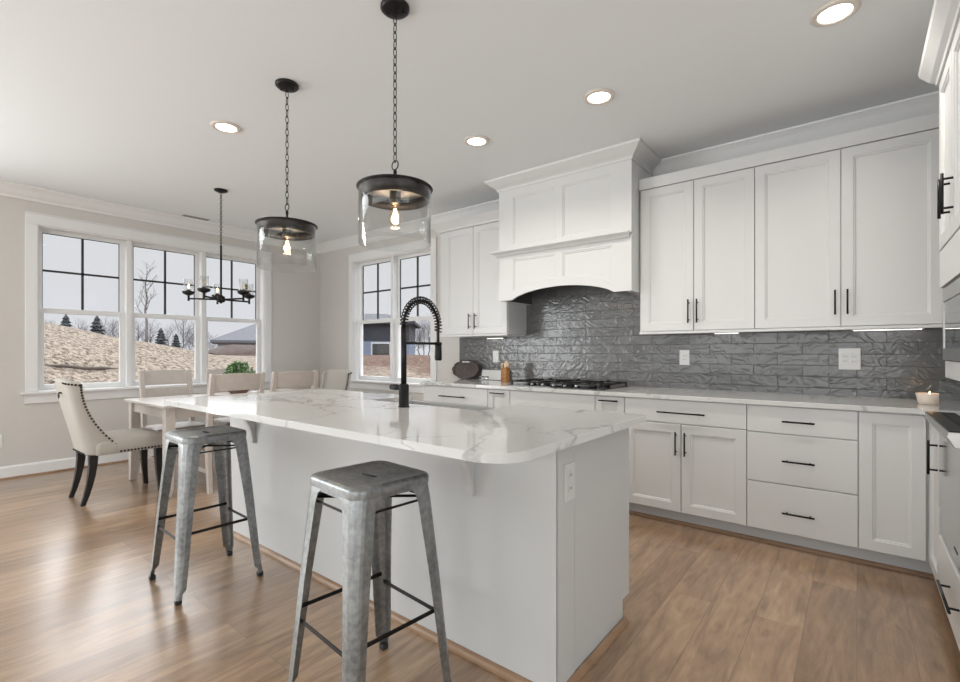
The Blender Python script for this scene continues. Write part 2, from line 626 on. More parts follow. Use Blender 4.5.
class G:
    def __init__(s):
        s.v = []
        s.f = []
        s.sm = []

    def add(s, vs, fs, smooth=False):
        n = len(s.v)
        s.v += [tuple(p) for p in vs]
        s.f += [tuple(i + n for i in f) for f in fs]
        s.sm += [smooth] * len(fs)
        return s

    def box(s, x0, x1, y0, y1, z0, z1):
        x0, x1 = sorted((x0, x1))
        y0, y1 = sorted((y0, y1))
        z0, z1 = sorted((z0, z1))
        return s.add([(x0, y0, z0), (x1, y0, z0), (x1, y1, z0), (x0, y1, z0), (x0, y0, z1), (x1, y0, z1), (x1, y1, z1), (x0, y1, z1)],
                     [(0, 3, 2, 1), (4, 5, 6, 7), (0, 1, 5, 4), (1, 2, 6, 5), (2, 3, 7, 6), (3, 0, 4, 7)])

    def prism(s, poly, a0, a1, fn, smooth=False):
        """poly of (p,q) swept from a0 to a1; fn(p,q,a)->xyz"""
        n = len(poly)
        vs = [fn(p, q, a0) for p, q in poly] + [fn(p, q, a1) for p, q in poly]
        s.add(vs, [tuple(range(n - 1, -1, -1)), tuple(range(n, 2 * n))])
        k = len(s.v) - 2 * n
        s.f += [(k + i, k + (i + 1) % n, k + n + (i + 1) % n, k + n + i) for i in range(n)]
        s.sm += [smooth] * n
        return s

    def loft(s, rings, closed_ring=True, caps=True, smooth=True):
        n = len(rings[0])
        k = len(s.v)
        for r in rings:
            s.v += [tuple(p) for p in r]
        m = n if closed_ring else n - 1
        for j in range(len(rings) - 1):
            for i in range(m):
                s.f.append((k + j * n + i, k + j * n + (i + 1) % n, k + (j + 1) * n + (i + 1) % n, k + (j + 1) * n + i))
                s.sm.append(smooth)
        if caps and closed_ring:
            s.f.append(tuple(k + i for i in range(n - 1, -1, -1)))
            s.f.append(tuple(k + (len(rings) - 1) * n + i for i in range(n)))
            s.sm += [False, False]
        return s

    def tube(s, pts, r, n=10, closed=False, radii=None):
        pts = [Vector(p) for p in pts]
        rings = []
        prev = None
        N_ = len(pts)
        for i, p in enumerate(pts):
            if closed:
                d = pts[(i + 1) % N_] - pts[i - 1]
            else:
                d = pts[min(i + 1, N_ - 1)] - pts[max(i - 1, 0)]
            d.normalize()
            if prev is None:
                up = Vector((0, 0, 1)) if abs(d.z) < 0.9 else Vector((1, 0, 0))
                a = d.cross(up).normalized()
            else:
                a = (prev - d * prev.dot(d)).normalized()
            b = d.cross(a)
            prev = a
            rr = radii[i] if radii else r
            rings.append([p + (a * math.cos(2 * PI * j / n) + b * math.sin(2 * PI * j / n)) * rr for j in range(n)])
        if closed:
            rings.append(rings[0])
        return s.loft(rings, caps=not closed)

    def lathe(s, prof, c=(0, 0, 0), n=32, smooth=True, closed=False):
        """prof list of (r,z) about vertical axis through c"""
        rings = []
        for r, z in prof:
            rings.append([(c[0] + r * math.cos(2 * PI * j / n), c[1] + r * math.sin(2 * PI * j / n), c[2] + z) for j in range(n)])
        if closed:
            rings.append(rings[0])
            return s.loft(rings, caps=False, smooth=smooth)
        return s.loft(rings, caps=True, smooth=smooth)

    def sphere(s, c, r, n=10, m=6, sz=1.0):
        prof = [(max(1e-4, r * math.sin(PI * i / m)), -r * sz * math.cos(PI * i / m)) for i in range(m + 1)]
        return s.lathe(prof, c, n)

    def xf(s, mat):
        s.v = [tuple(mat @ Vector(p)) for p in s.v]
        return s

    def build(s, name, mat, parent=None, world=True, bevel=0, seg=2, flat=False, autosmooth=None):
        off = world_off(parent) if (parent is not None and world) else Vector((0, 0, 0))
        me = bpy.data.meshes.new(name)
        me.from_pydata([tuple(Vector(p) - off) for p in s.v], [], s.f)
        me.polygons.foreach_set('use_smooth', [bool(x) for x in s.sm])
        bm = bmesh.new()
        bm.from_mesh(me)
        bmesh.ops.recalc_face_normals(bm, faces=bm.faces)
        bm.to_mesh(me)
        bm.free()
        me.materials.append(mat)
        me.update()
        o = bpy.data.objects.new(name, me)
        COL.objects.link(o)
        if parent is not None:
            o.parent = parent
        if bevel > 0:
            b = o.modifiers.new('bevel', 'BEVEL')
            b.width = bevel
            b.segments = seg
            b.limit_method = 'ANGLE'
            b.angle_limit = R(35)
        return o


def tag(o, label=None, cat=None, group=None, kind=None):
    if label:
        o['label'] = label
    if cat:
        o['category'] = cat
    if group:
        o['group'] = group
    if kind:
        o['kind'] = kind
    return o


def thing(name, label, cat, loc=(0, 0, 0), rz=0.0, group=None, kind=None):
    o = bpy.data.objects.new(name, None)
    o.empty_display_size = 0.05
    COL.objects.link(o)
    o.location = loc
    o.rotation_euler = (0, 0, rz)
    return tag(o, label, cat, group, kind)


def kids(o):
    return [c for c in bpy.data.objects if c.parent is o]


def copy_tree(o, parent=None):
    c = o.copy()
    COL.objects.link(c)
    if parent is not None:
        c.parent = parent
    for ch in kids(o):
        copy_tree(ch, c)
    return c


def dup(src, loc, rz=None, label=None):
    c = copy_tree(src)
    c.location = loc
    if rz is not None:
        c.rotation_euler = (0, 0, rz)
    if label:
        c['label'] = label
    return c


def struct(name, g, mat, **kw):
    o = g.build(name, mat, **kw)
    if o.parent is None:
        o['kind'] = 'structure'
    return o


# ================================================================== room constants
XL, XR, YB, YF, ZC = -6.3, 0.95, 4.10, -4.0, 2.79
TH = 0.155

XR2 = 4.0
YR = 2.10
struct('floor', G().box(XL - TH, XR2 + TH, YF - TH, YB + TH, -0.05, 0), M['floor'])
struct('ceiling', G().box(XL - TH, XR2 + TH, YF - TH, YB + TH, ZC, ZC + 0.1), M['ceiling'])

# window openings (inside casing)
W1 = (0.965, 3.245, 0.80, 2.452)     # y0,y1,z0,z1 on the left wall
W2 = (-5.49, -3.986, 0.80, 2.452)    # x0,x1,z0,z1 on the kitchen wall


def wall_x(name, xa, xb, y0, y1, op=None):
    g = G()
    if op:
        a, b, c, d = op
        g.box(xa, xb, y0, a, 0, ZC).box(xa, xb, b, y1, 0, ZC).box(xa, xb, a, b, 0, c).box(xa, xb, a, b, d, ZC)
    else:
        g.box(xa, xb, y0, y1, 0, ZC)
    return struct(name, g, M['wall'])


wall_x('wall_left', XL - TH, XL, YF - TH, YB + TH, W1)
wall_x('wall_right', XR, XR2 + TH, YR, YB + TH)
wall_x('wall_far_right', XR2, XR2 + TH, YF - TH, YR)
g = G()
a, b, c, d = W2
g.box(XL, a, YB, YB + TH, 0, ZC).box(b, XR, YB, YB + TH, 0, ZC).box(a, b, YB, YB + TH, 0, c).box(a, b, YB, YB + TH, d, ZC)
struct('wall_back', g, M['wall'])
struct('wall_front', G().box(XL, XR2, YF - TH, YF, 0, ZC), M['wall'])

# crown moulding profile: p = distance from wall, q = distance below ceiling
CR = [(0, 0), (0.095, 0), (0.095, 0.012), (0.082, 0.020), (0.060, 0.040), (0.036, 0.075), (0.022, 0.092), (0.014, 0.100), (0.014, 0.122), (0, 0.122)]
struct('trim_1', G().prism(CR, YF, YB, lambda p, q, a: (XL + p, a, ZC - q)), M['trim'])
struct('trim_2', G().prism(CR, XL, XR, lambda p, q, a: (a, YB - p, ZC - q)), M['trim'])
# baseboards
BBP = [(0, 0), (0.016, 0), (0.016, 0.105), (0.010, 0.118), (0, 0.122)]
struct('baseboard_left', G().prism(BBP, YF, YB, lambda p, q, a: (XL + p, a, q)), M['trim'])
struct('baseboard_back', G().prism(BBP, XL, -3.46, lambda p, q, a: (a, YB - p, q)), M['trim'])
SHP = [(0, 0), (0.016, 0), (0.015, 0.008), (0.010, 0.015), (0, 0.018)]
struct('trim_3', G().prism(SHP, YF, YB - 0.016, lambda p, q, a: (XL + 0.016 + p, a, q)), M['oakstrip'])


# ------------------------------------------------------------------ windows
def make_window(name, s0, s1, fn, ds=0.0, sh=0.0):
    """fn(s, n, z): s along wall, n outward from the room face, z up. s0,s1 = casing outer."""
    root = thing(name, None, None, kind='structure')
    cs = 0.09
    zt, zb = 2.547, 0.815

    def SB(g, a0, a1, n0, n1, z0, z1):
        return B(g, a0, a1, n0 - ds, n1 - ds, z0, z1)

    def B(g, a0, a1, n0, n1, z0, z1):
        pts = [fn(s, n, z) for z in (z0, z1) for n in (n0, n1) for s in (a0, a1)]
        xs, ys, zs = zip(*pts)
        return g.box(min(xs), max(xs), min(ys), max(ys), min(zs), max(zs))
    g = G()
    B(g, s0, s0 + cs, -0.020, 0, zb, zt - 0.100)
    B(g, s1 - cs, s1, -0.020, 0, zb, zt - 0.100)
    B(g, s0, s1, -0.020, 0, zt - 0.100, zt)
    B(g, s0 - 0.008, s1 + 0.008, -0.028, 0, zt, zt + 0.012)
    nu = round((s1 - s0 - 2 * cs) / 0.765)
    mid = (s0 + s1) / 2
    gw, pitch = 0.640, 0.767
    centers = [mid + sh + (i - (nu - 1) / 2) * pitch for i in range(nu)]
    g.build('casing', M['trim'], root, bevel=0.003)
    # jamb liner of the opening
    g = G()
    B(g, s0 + cs, s1 - cs, 0.0, TH, zb - 0.010, zb + 0.004)
    B(g, s0 + cs, s1 - cs, 0.0, TH, zt - 0.112, zt - 0.098)
    B(g, s0 + cs, s0 + cs + 0.012, 0.0, TH, zb, zt - 0.112)
    B(g, s1 - cs - 0.012, s1 - cs, 0.0, TH, zb, zt - 0.112)
    for i in range(nu - 1):
        m_ = (centers[i] + centers[i + 1]) / 2
        B(g, m_ - 0.024, m_ + 0.024, 0.02 if ds == 0 else 0.012, TH, zb, zt - 0.112)
    g.build('jamb', M['trim'], root, bevel=0.002)
    g = G()
    B(g, s0 - 0.035, s1 + 0.035, -0.055, 0.10, zb - 0.026, zb)
    g.build('sill', M['trim'], root, bevel=0.006)
    g = G()
    B(g, s0 - 0.005, s1 + 0.005, -0.018, 0, zb - 0.115, zb - 0.026)
    g.build('apron', M['trim'], root, bevel=0.003)
    zm = 1.62
    for c_ in centers:
        L_, R_ = c_ - gw / 2, c_ + gw / 2
        sw = 0.040
        # upper sash, outer track
        g = G()
        n0, n1 = 0.115, 0.150
        top, bot = 2.400, zm + 0.025
        SB(g, L_ - sw, L_, n0, n1, bot - 0.035, top + 0.036)
        SB(g, R_, R_ + sw, n0, n1, bot - 0.035, top + 0.036)
        SB(g, L_, R_, n0, n1, top, top + 0.036)
        SB(g, L_, R_, n0, n1, bot - 0.035, bot)
        us = g.build('upper_sash', M['trim'], root, bevel=0.003)
        g = G()
        cz = (top + bot) / 2
        SB(g, c_ - 0.010, c_ + 0.010, 0.122, 0.140, bot, top)
        SB(g, L_, R_, 0.122, 0.140, cz - 0.010, cz + 0.010)
        e_ = 0.005
        SB(g, L_, L_ + e_, 0.122, 0.140, bot, top)
        SB(g, R_ - e_, R_, 0.122, 0.140, bot, top)
        SB(g, L_, R_, 0.122, 0.140, top - e_, top)
        g.build('muntin', M['muntin'], us)
        g = G()
        SB(g, L_, R_, 0.130, 0.134, bot, top)
        g.build('pane', M['glass'], us)
        # lower sash, inner track
        g = G()
        n0, n1 = 0.075, 0.112
        top, bot = zm - 0.030, 0.872
        SB(g, L_ - sw, L_ + 0.008, n0, n1, bot - 0.055, top + 0.052)
        SB(g, R_ - 0.008, R_ + sw, n0, n1, bot - 0.055, top + 0.052)
        SB(g, L_, R_, n0, n1, top, top + 0.052)
        SB(g, L_, R_, n0, n1, bot - 0.055, bot)
        ls = g.build('lower_sash', M['trim'], root, bevel=0.003)
        g = G()
        SB(g, L_, R_, 0.092, 0.096, bot, top)
        g.build('pane', M['glass'], ls)
    return root


make_window('window_1', 0.875, 3.335, lambda s, n, z: (XL - n, s, z))
make_window('window_2', -5.58, -3.896, lambda s, n, z: (s, YB + n, z), 0.03, 0.03)

# ================================================================== outside
def smooth(x):
    x = max(0.0, min(1.0, x))
    return x * x * (3 - 2 * x)


def gh(x, y):
    D = math.hypot(max(0, -6.5 - x), max(0, y - 4.3))
    ridge = 1.06 + (max(0.0, min(6.8, 7.4 - y)) * 0.215 if x < -6.4 else 0.0)
    far = 0.0
    if D > 13:
        far = -(D - 13) * 0.035
    h = 0.15 + (ridge - 0.15) * smooth(D / 12.0) + far
    h += 0.035 * math.sin(x * 1.7 + y * 0.6) * math.cos(y * 1.3) * smooth(D / 4)
    return h


g = G()
nx, ny = 200, 200
X0, X1, Y0, Y1 = -60, 14, -14, 60
vs = []
for j in range(ny + 1):
    for i in range(nx + 1):
        u = i / nx
        v = j / ny
        x = X1 - (X1 - X0) * (u ** 1.0)
        y = Y0 + (Y1 - Y0) * v
        inside = (x > XL - 1.2 and y < YB + 1.2)
        z = -0.35 if inside else gh(x, y)
        vs.append((x, y, z))
g.add(vs, [(j * (nx + 1) + i, j * (nx + 1) + i + 1, (j + 1) * (nx + 1) + i + 1, (j + 1) * (nx + 1) + i) for j in range(ny) for i in range(nx)], True)
gr = g.build('ground', M['ground'])
tag(gr, kind='structure')

# silt log lying across the straw slope
pts = [(-11.5 + 0.15 * math.sin(i * 0.8), 0.9 + i * 0.15, gh(-11.5, 0.9 + i * 0.15) + 0.03 + 0.012 * math.sin(i * 1.7)) for i in range(16)]
tag(G().tube(pts, 0.030, 8).build('silt_log', M['silt']), 'thin dark brown silt log lying across the straw slope outside', 'erosion log')

# red-brown bank with brush beyond the straw
def bank(name, pts, h, wdt, mat, label):
    g = G()
    n = len(pts)
    rows = []
    for k, (x, y) in enumerate(pts):
        x2, y2 = pts[min(k + 1, n - 1)]
        x1, y1 = pts[max(k - 1, 0)]
        d = Vector((x2 - x1, y2 - y1)).normalized()
        nrm = Vector((-d.y, d.x))
        ring = []
        taper = math.sin(PI * (k + 0.35) / (n - 0.3)) ** 0.5
        for m_ in range(9):
            t_ = m_ / 8 * 2 - 1
            zz = h * taper * (1 - t_ * t_) ** 0.8 + 0.12 * math.sin(k * 1.9 + m_ * 1.3)
            px, py = x + nrm.x * t_ * wdt, y + nrm.y * t_ * wdt
            ring.append((px, py, gh(px, py) - 0.15 + max(0, zz)))
        rows.append(ring)
    g.loft(rows, closed_ring=False, caps=False)
    o = g.build(name, mat)
    return tag(o, label, 'earth bank')


M['clay'] = plain('red_clay', (0.050, 0.031, 0.024), 0.95, noise=0.85, nscale=5)
bank('earth_bank', [(-24.5, 9.6), (-24.6, 11), (-24.5, 12.4), (-24.2, 13.6)], 0.85, 1.6, M['clay'],
     'long reddish brown earth bank below the grey roofed house outside')


# trees
def bare_tree(x, y, H, name, label, thick=0.05, seed=1, density=5, mat=None, group=None, spread=1.0):
    rnd = random.Random(seed)
    z0 = gh(x, y) - 0.1
    root = thing(name, label, 'tree', (x, y, z0), 0, group)
    g = G()
    trunk = [(0, 0, 0)]
    n = 7
    for i in range(1, n + 1):
        trunk.append((rnd.uniform(-1, 1) * 0.02 * H, rnd.uniform(-1, 1) * 0.02 * H, H * i / n))
    g.tube(trunk, 0, 6, radii=[thick * (1 - 0.9 * i / n) for i in range(n + 1)])
    g.build('trunk', mat or M['bark'], root, world=False)
    g = G()

    def br(p, d, l, r, lev):
        q = p + d * l * 0.5 + Vector((rnd.uniform(-1, 1), rnd.uniform(-1, 1), rnd.uniform(0, 1))) * l * 0.08
        e_ = q + d * l * 0.5 + Vector((0, 0, l * 0.10))
        g.tube([p, q, e_], 0, 4, radii=[r, r * 0.7, r * 0.25])
        if lev > 0:
            for _ in range(3):
                t_ = rnd.uniform(0.35, 1.0)
                pp = p.lerp(e_, t_)
                dd = (d + Vector((rnd.uniform(-1, 1), rnd.uniform(-1, 1), rnd.uniform(-0.1, 0.8))) * 0.8).normalized()
                br(pp, dd, l * 0.5, r * 0.5, lev - 1)
    for i in range(density * 3):
        t_ = rnd.uniform(0.28, 0.97)
        a_ = rnd.uniform(0, 2 * PI)
        p = Vector((0, 0, H * t_))
        d = Vector((math.cos(a_), math.sin(a_), rnd.uniform(0.5, 1.3))).normalized()
        br(p, d, (H * 0.30 * (1.1 - t_) + 0.10 * H) * spread, thick * 0.35 * (1.2 - t_), 2)
    g.build('branches', mat or M['bark'], root, world=False)
    return root


def conifer(x, y, H, label, seed):
    rnd = random.Random(seed)
    root = thing('evergreen_tree', label, 'tree', (x, y, gh(x, y) - 0.1), rnd.uniform(0, 6))
    G().tube([(0, 0, 0), (0, 0, H * 0.95)], 0.06 * H / 3, 6).build('trunk', M['bark'], root, world=False)
    g = G()
    nl = 11
    for k in range(nl):
        zc = H * (0.12 + 0.84 * k / nl)
        rr = H * 0.27 * (1 - k / nl) + 0.05 * H
        nb = 11
        for j in range(nb):
            a_ = 2 * PI * j / nb + rnd.uniform(-0.2, 0.2)
            l = rr * rnd.uniform(0.7, 1.15)
            d = Vector((math.cos(a_), math.sin(a_), 0))
            sN = Vector((-d.y, d.x, 0))
            p0 = Vector((0, 0, zc + 0.07 * H))
            p1 = Vector((0, 0, zc)) + d * l * 0.6 + sN * l * 0.28 - Vector((0, 0, 0.01 * H))
            p2 = Vector((0, 0, zc - 0.05 * H)) + d * l
            p3 = Vector((0, 0, zc)) + d * l * 0.6 - sN * l * 0.28 - Vector((0, 0, 0.01 * H))
            p4 = Vector((0, 0, zc - 0.07 * H)) + d * l * 0.4
            g.add([p0, p1, p2, p3, p4], [(0, 1, 2), (0, 2, 3), (4, 2, 1), (4, 3, 2), (0, 4, 1), (0, 3, 4)])
    g.build('foliage', M['conifer'], root, world=False)
    return root


def at_px(u, D):
    th_ = R(38.38)
    k = (u - 480) / 476.0
    return (D * (-math.sin(th_) + k * math.cos(th_)), D * (math.cos(th_) + k * math.sin(th_)))


x_, y_ = at_px(146.6, 14.5)
bare_tree(x_, y_, 2.55, 'bare_tree', 'tall slender bare tree on the ridge seen through the middle window', 0.045, 3, 7, None, None, 0.55)
for (u_, D_, H_, lab, sd) in ((66, 22, 2.0, 'dark evergreen on the ridge, left one of two in the left window', 5),
                              (97, 22, 2.1, 'dark evergreen on the ridge, right one of two in the left window', 6),
                              (161, 23, 1.75, 'bushy dark evergreen right of the slender bare tree in the middle window', 8),
                              (176, 26, 1.7, 'small dark evergreen at the right of the middle window', 9)):
    x_, y_ = at_px(u_, D_)
    conifer(x_, y_, H_, lab, sd)
GRP = 'distant winter treeline behind the ridge'
LB = 'hazy bare tree in the treeline beyond the straw ridge'
protos = []
x_, y_ = at_px(46, 30)
protos.append(bare_tree(x_, y_, 2.6, 'winter_tree', LB, 0.05, 21, 14, M['brush'], GRP))
x_, y_ = at_px(58, 32)
protos.append(bare_tree(x_, y_, 2.9, 'winter_tree', LB, 0.05, 22, 14, M['brush'], GRP))
spots = [(54, 34), (78, 31), (86, 33), (105, 31), (113, 29), (119, 33), (138, 30), (151, 33), (168, 34), (183, 30), (190, 38), (197, 34), (205, 40), (213, 46), (220, 50)]
for i, (u_, D_) in enumerate(spots):
    x, y = at_px(u_, D_)
    dup(protos[i % 2], (x, y, gh(x, y) - 0.1), i * 1.7)
for i, (u_, D_) in enumerate([(414, 36), (419, 33), (424, 35), (429, 32), (434, 36)]):
    x, y = at_px(u_, D_)
    c = dup(protos[i % 2], (x, y, gh(x, y) - 0.1), i * 1.3, 'hazy bare tree beyond the neighbouring house, seen through the kitchen window')
    c['group'] = 'bare trees beyond the neighbouring house'


# houses
def gable_house(name, label, cx, cy, rz, L_, Wd, zb, he, hr, wallmat, roofmat, wins=(), over=0.4, hip=0.0, upper=None):
    root = thing(name, label, 'house', (cx, cy, zb), rz)
    G().box(-L_ / 2, L_ / 2, -Wd / 2, Wd / 2, 0, he).build('wall', wallmat, root, world=False)
    W2_ = Wd / 2 + over
    L2_ = L_ / 2 + over
    s_ = (hr - he) / (Wd / 2)
    ze = he - over * s_ * 0.4
    h2 = hip + over
    vs_ = [(-L2_, -W2_, ze), (L2_, -W2_, ze), (L2_, W2_, ze), (-L2_, W2_, ze), (-L2_, -W2_, ze + .15), (L2_, -W2_, ze + .15), (L2_, W2_, ze + .15), (-L2_, W2_, ze + .15),
           (-L2_ + h2, 0, hr + .15), (L2_ - h2, 0, hr + .15)]
    G().add(vs_, [(0, 3, 2, 1), (0, 1, 5, 4), (1, 2, 6, 5), (2, 3, 7, 6), (3, 0, 4, 7), (4, 5, 9, 8), (6, 7, 8, 9), (5, 6, 9), (7, 4, 8)]).build('roof', roofmat, root, world=False)
    if upper:
        G().box(-L_ / 2 - .02, L_ / 2 + .02, -Wd / 2 - .03, Wd / 2 + .02, upper, he).build('upper_wall', M['siding_navy'], root, world=False)
    for (side, a, z0, w_, h_) in wins:
        y = -Wd / 2 if side == 'f' else 0
        if side == 'f':
            fr = G().box(a - w_ / 2 - .08, a + w_ / 2 + .08, -Wd / 2 - 0.05, -Wd / 2, z0 - .08, z0 + h_ + .08).build('house_window', M['siding_white'], root, world=False)
            G().box(a - w_ / 2, a + w_ / 2, -Wd / 2 - 0.08, -Wd / 2 - 0.04, z0, z0 + h_).build('pane', M['black_glass'], fr, world=False)
        else:
            fr = G().box(L_ / 2, L_ / 2 + 0.05, a - w_ / 2 - .08, a + w_ / 2 + .08, z0 - .08, z0 + h_ + .08).build('house_window', M['siding_white'], root, world=False)
            G().box(L_ / 2 + 0.04, L_ / 2 + 0.08, a - w_ / 2, a + w_ / 2, z0, z0 + h_).build('pane', M['black_glass'], fr, world=False)
    return root


x_, y_ = at_px(272, 33)
gable_house('farmhouse', 'low grey roofed house with white walls beyond the earth bank', x_, y_, R(66), 6.5, 5.5, 0.3, 1.55, 2.85, M['siding_white'], M['roof'],
            [('f', -1.5, 0.6, .7, .7), ('f', 1.2, 0.6, .7, .7)], hip=2.6)
x_, y_ = at_px(366, 28)
gable_house('neighbouring_house', 'dark navy and blue-grey neighbouring house outside the kitchen window', x_, y_, R(42), 5.4, 4.6, 0.3, 2.45, 3.0, M['siding_blue'], M['siding_navy'],
            [('f', -0.1, 1.75, .55, .6), ('f', 1.2, 0.75, .9, .6)], over=0.35, hip=1.6, upper=1.5)

# ================================================================== cabinetry helpers
def FY(yf):
    """faces -y: local (u=x, d=outward, v=z)"""
    return lambda u, d, v: (u, yf - d, v)


def FX(xf_):
    """faces -x: local (u=y, d=outward, v=z)"""
    return lambda u, d, v: (xf_ - d, u, v)


def shaker(name, fn, u0, u1, v0, v1, parent, mat=None, fw=0.058, t=0.020, flatpanel=False):
    g = G()

    def ring(i, d):
        return [fn(u0 + i, d, v0 + i), fn(u1 - i, d, v0 + i), fn(u1 - i, d, v1 - i), fn(u0 + i, d, v1 - i)]
    if flatpanel:
        rings = [ring(0, 0), ring(0, t - 0.002), ring(0.002, t)]
    else:
        rings = [ring(0, 0), ring(0, t - 0.002), ring(0.002, t), ring(fw, t), ring(fw + 0.003, t - 0.004), ring(fw + 0.010, t - 0.005), ring(fw + 0.013, t - 0.011)]
    g.loft(rings, smooth=False)
    return g.build(name, mat or M['cabinet'], parent)


def bar_handle(fn, u0, u1, v0, v1, parent, d0=0.020, so=0.032, r=0.0055, name='handle'):
    """bar pull between (u0,v0) and (u1,v1)"""
    g = G()
    a = Vector((u0, v0))
    b = Vector((u1, v1))
    dr = (b - a).normalized()
    p = [fn(a.x, d0 + so, a.y), fn(b.x, d0 + so, b.y)]
    g.tube(p, r, 10)
    for k in (0.14, 0.86):
        m_ = a.lerp(b, k)
        g.tube([fn(m_.x, d0 - 0.001, m_.y), fn(m_.x, d0 + so, m_.y)], r * 0.85, 8)
    return g.build(name, M['black'], parent)


YFB = 3.43   # carcass front of base units (door face at 3.41)
YKB = 3.485
ZCT = 0.872  # top of base carcass
CT = 0.902   # counter top
X0T = 0.315  # carcass front plane of the right-hand run (door face at 0.295)


def base_unit(label, x0, x1, cat='cabinet', group=None):
    root = thing('base_cabinet', label, cat, ((x0 + x1) / 2, (YFB + YB) / 2, 0), 0, group)
    G().box(x0, x1, YFB, YB - 0.03, 0.095, ZCT).build('body', M['cabinet'], root)
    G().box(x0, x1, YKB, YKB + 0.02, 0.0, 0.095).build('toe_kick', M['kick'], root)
    return root


F1 = FY(YFB)
gp = 0.0025
# far-left unit beside the window: wide drawer over two doors
r_ = base_unit('white base cabinet at the left end of the counter, under the oval tray', -3.43, -2.612)
dw = shaker('drawer', F1, -3.43 + gp, -2.612 - gp, 0.708, ZCT - 0.008, r_, flatpanel=True)
bar_handle(F1, -3.19, -2.86, 0.775, 0.775, dw)
for i, (a, b) in enumerate(((-3.43, -3.021), (-3.021, -2.612))):
    dd = shaker('door', F1, a + gp, b - gp, 0.100, 0.700, r_)
    hx = b - 0.03 if i == 0 else a + 0.03
    bar_handle(F1, hx, hx, 0.49, 0.65, dd)
# pull-out left of cooktop
for (a, b, lab) in ((-2.612, -2.37, 'narrow white pull-out cabinet left of the cooktop'), (-1.575, -1.342, 'narrow white pull-out cabinet right of the cooktop')):
    r_ = base_unit(lab, a, b)
    r_.name = 'pullout_cabinet'
    dd = shaker('door', F1, a + gp, b - gp, 0.100, ZCT - 0.008, r_, fw=0.05)
    cx = (a + b) / 2
    bar_handle(F1, cx - 0.075, cx + 0.075, 0.835, 0.835, dd)
# cooktop base
r_ = base_unit('wide white base cabinet directly under the cooktop', -2.37, -1.575)
shaker('false_front', F1, -2.37 + gp, -1.575 - gp, 0.708, ZCT - 0.008, r_, flatpanel=True)
for (a, b) in ((-2.37, -1.9725), (-1.9725, -1.575)):
    dd = shaker('door', F1, a + gp, b - gp, 0.100, 0.700, r_)
    hx = b - 0.03 if a < -2 else a + 0.03
    bar_handle(F1, hx, hx, 0.49, 0.65, dd)
# drawer over two doors
r_ = base_unit('white two-door base cabinet with one drawer, left of the drawer stack', -1.342, -0.547)
dw = shaker('drawer', F1, -1.342 + gp, -0.547 - gp, 0.709, ZCT - 0.006, r_, flatpanel=True)
bar_handle(F1, -1.099, -0.788, 0.782, 0.782, dw)
for i, (a, b) in enumerate(((-1.342, -0.945), (-0.945, -0.547))):
    dd = shaker('door', F1, a + gp, b - gp, 0.100, 0.702, r_)
    hx = b - 0.030 if i == 0 else a + 0.030
    bar_handle(F1, hx, hx, 0.493, 0.653, dd)
# three-drawer stack
r_ = base_unit('white base cabinet with a stack of three drawers', -0.547, 0.006)
for (z0, z1, zh) in ((0.704, ZCT - 0.006, 0.780), (0.398, 0.698, 0.541), (0.100, 0.392, 0.228)):
    dw = shaker('drawer', F1, -0.547 + gp, 0.006 - gp, z0, z1, r_, flatpanel=True)
    bar_handle(F1, -0.355, -0.193, zh, zh, dw)
# corner unit: door on the kitchen wall run plus door on the return
r_ = thing('corner_cabinet', 'white corner base cabinet with plain recessed door beside the oven tower', 'cabinet', (0.45, 3.75, 0))
YT = 3.022   # far side of the oven tower
G().prism([(0.006, YFB), (X0T, YFB), (X0T, YT + 0.003), (XR - 0.03, YT + 0.003), (XR - 0.03, YB - 0.03), (0.006, YB - 0.03)], 0.095, ZCT, lambda p, q, a: (p, q, a)).build('body', M['cabinet'], r_)
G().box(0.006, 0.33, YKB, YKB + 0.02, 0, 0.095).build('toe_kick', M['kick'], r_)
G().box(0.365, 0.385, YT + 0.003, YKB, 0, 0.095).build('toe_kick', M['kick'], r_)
shaker('door', F1, 0.006 + gp, 0.285, 0.100, ZCT - 0.008, r_)
F2 = FX(X0T)
dd = shaker('door', F2, YT + 0.006, 3.405, 0.100, ZCT - 0.008, r_)
bar_handle(F2, 3.068, 3.068, 0.625, 0.785, dd)

# shoe moulding in front of toe kicks
struct('trim_4', G().prism(SHP, -3.43, 0.365, lambda p, q, a: (a, YKB - p, q)), M['oakstrip'])

# countertop of the wall run (continuous, L-shaped)
ct = G().prism([(-3.455, 3.385), (0.268, 3.385), (0.268, YT + 0.002), (XR - 0.003, YT + 0.002), (XR - 0.003, YB - 0.002), (-3.455, YB - 0.002)], ZCT, CT, lambda p, q, a: (p, q, a)).build(
    'countertop', M['quartz'], bevel=0.003)
tag(ct, 'white veined quartz countertop running along the kitchen wall', 'countertop')

# backsplash
g = G()
g.box(-3.537, XR, YB - 0.010, YB, CT, 1.362)
g.box(-2.66, -1.34, YB - 0.010, YB, 1.362, 2.0)
struct('wall_tile', g, M['tile'])


# upper cabinets
YU = 3.77   # carcass front (door face 3.75)
ZU0, ZU1 = 1.352, 2.475
F3 = FY(YU)


def upper(label, x0, x1, doors, hz=(1.435, 1.59), ZU0=ZU0):
    root = thing('upper_cabinet', label, 'cabinet', ((x0 + x1) / 2, 3.93, ZU0))
    G().box(x0, x1, YU, YB - 0.001, ZU0, ZU1 + 0.06).build('body', M['cabinet'], root)
    G().box(x0, x1, YU - 0.022, YU + 0.02, ZU0 - 0.012, ZU0 + 0.006).build('light_rail', M['cabinet'], root, bevel=0.002)
    for (a, b, hx) in doors:
        dd = shaker('door', F3, a + gp, b - gp, ZU0 + 0.010, ZU1, root)
        if hx is not None:
            bar_handle(F3, hx, hx, hz[0], hz[1], dd)
    return root


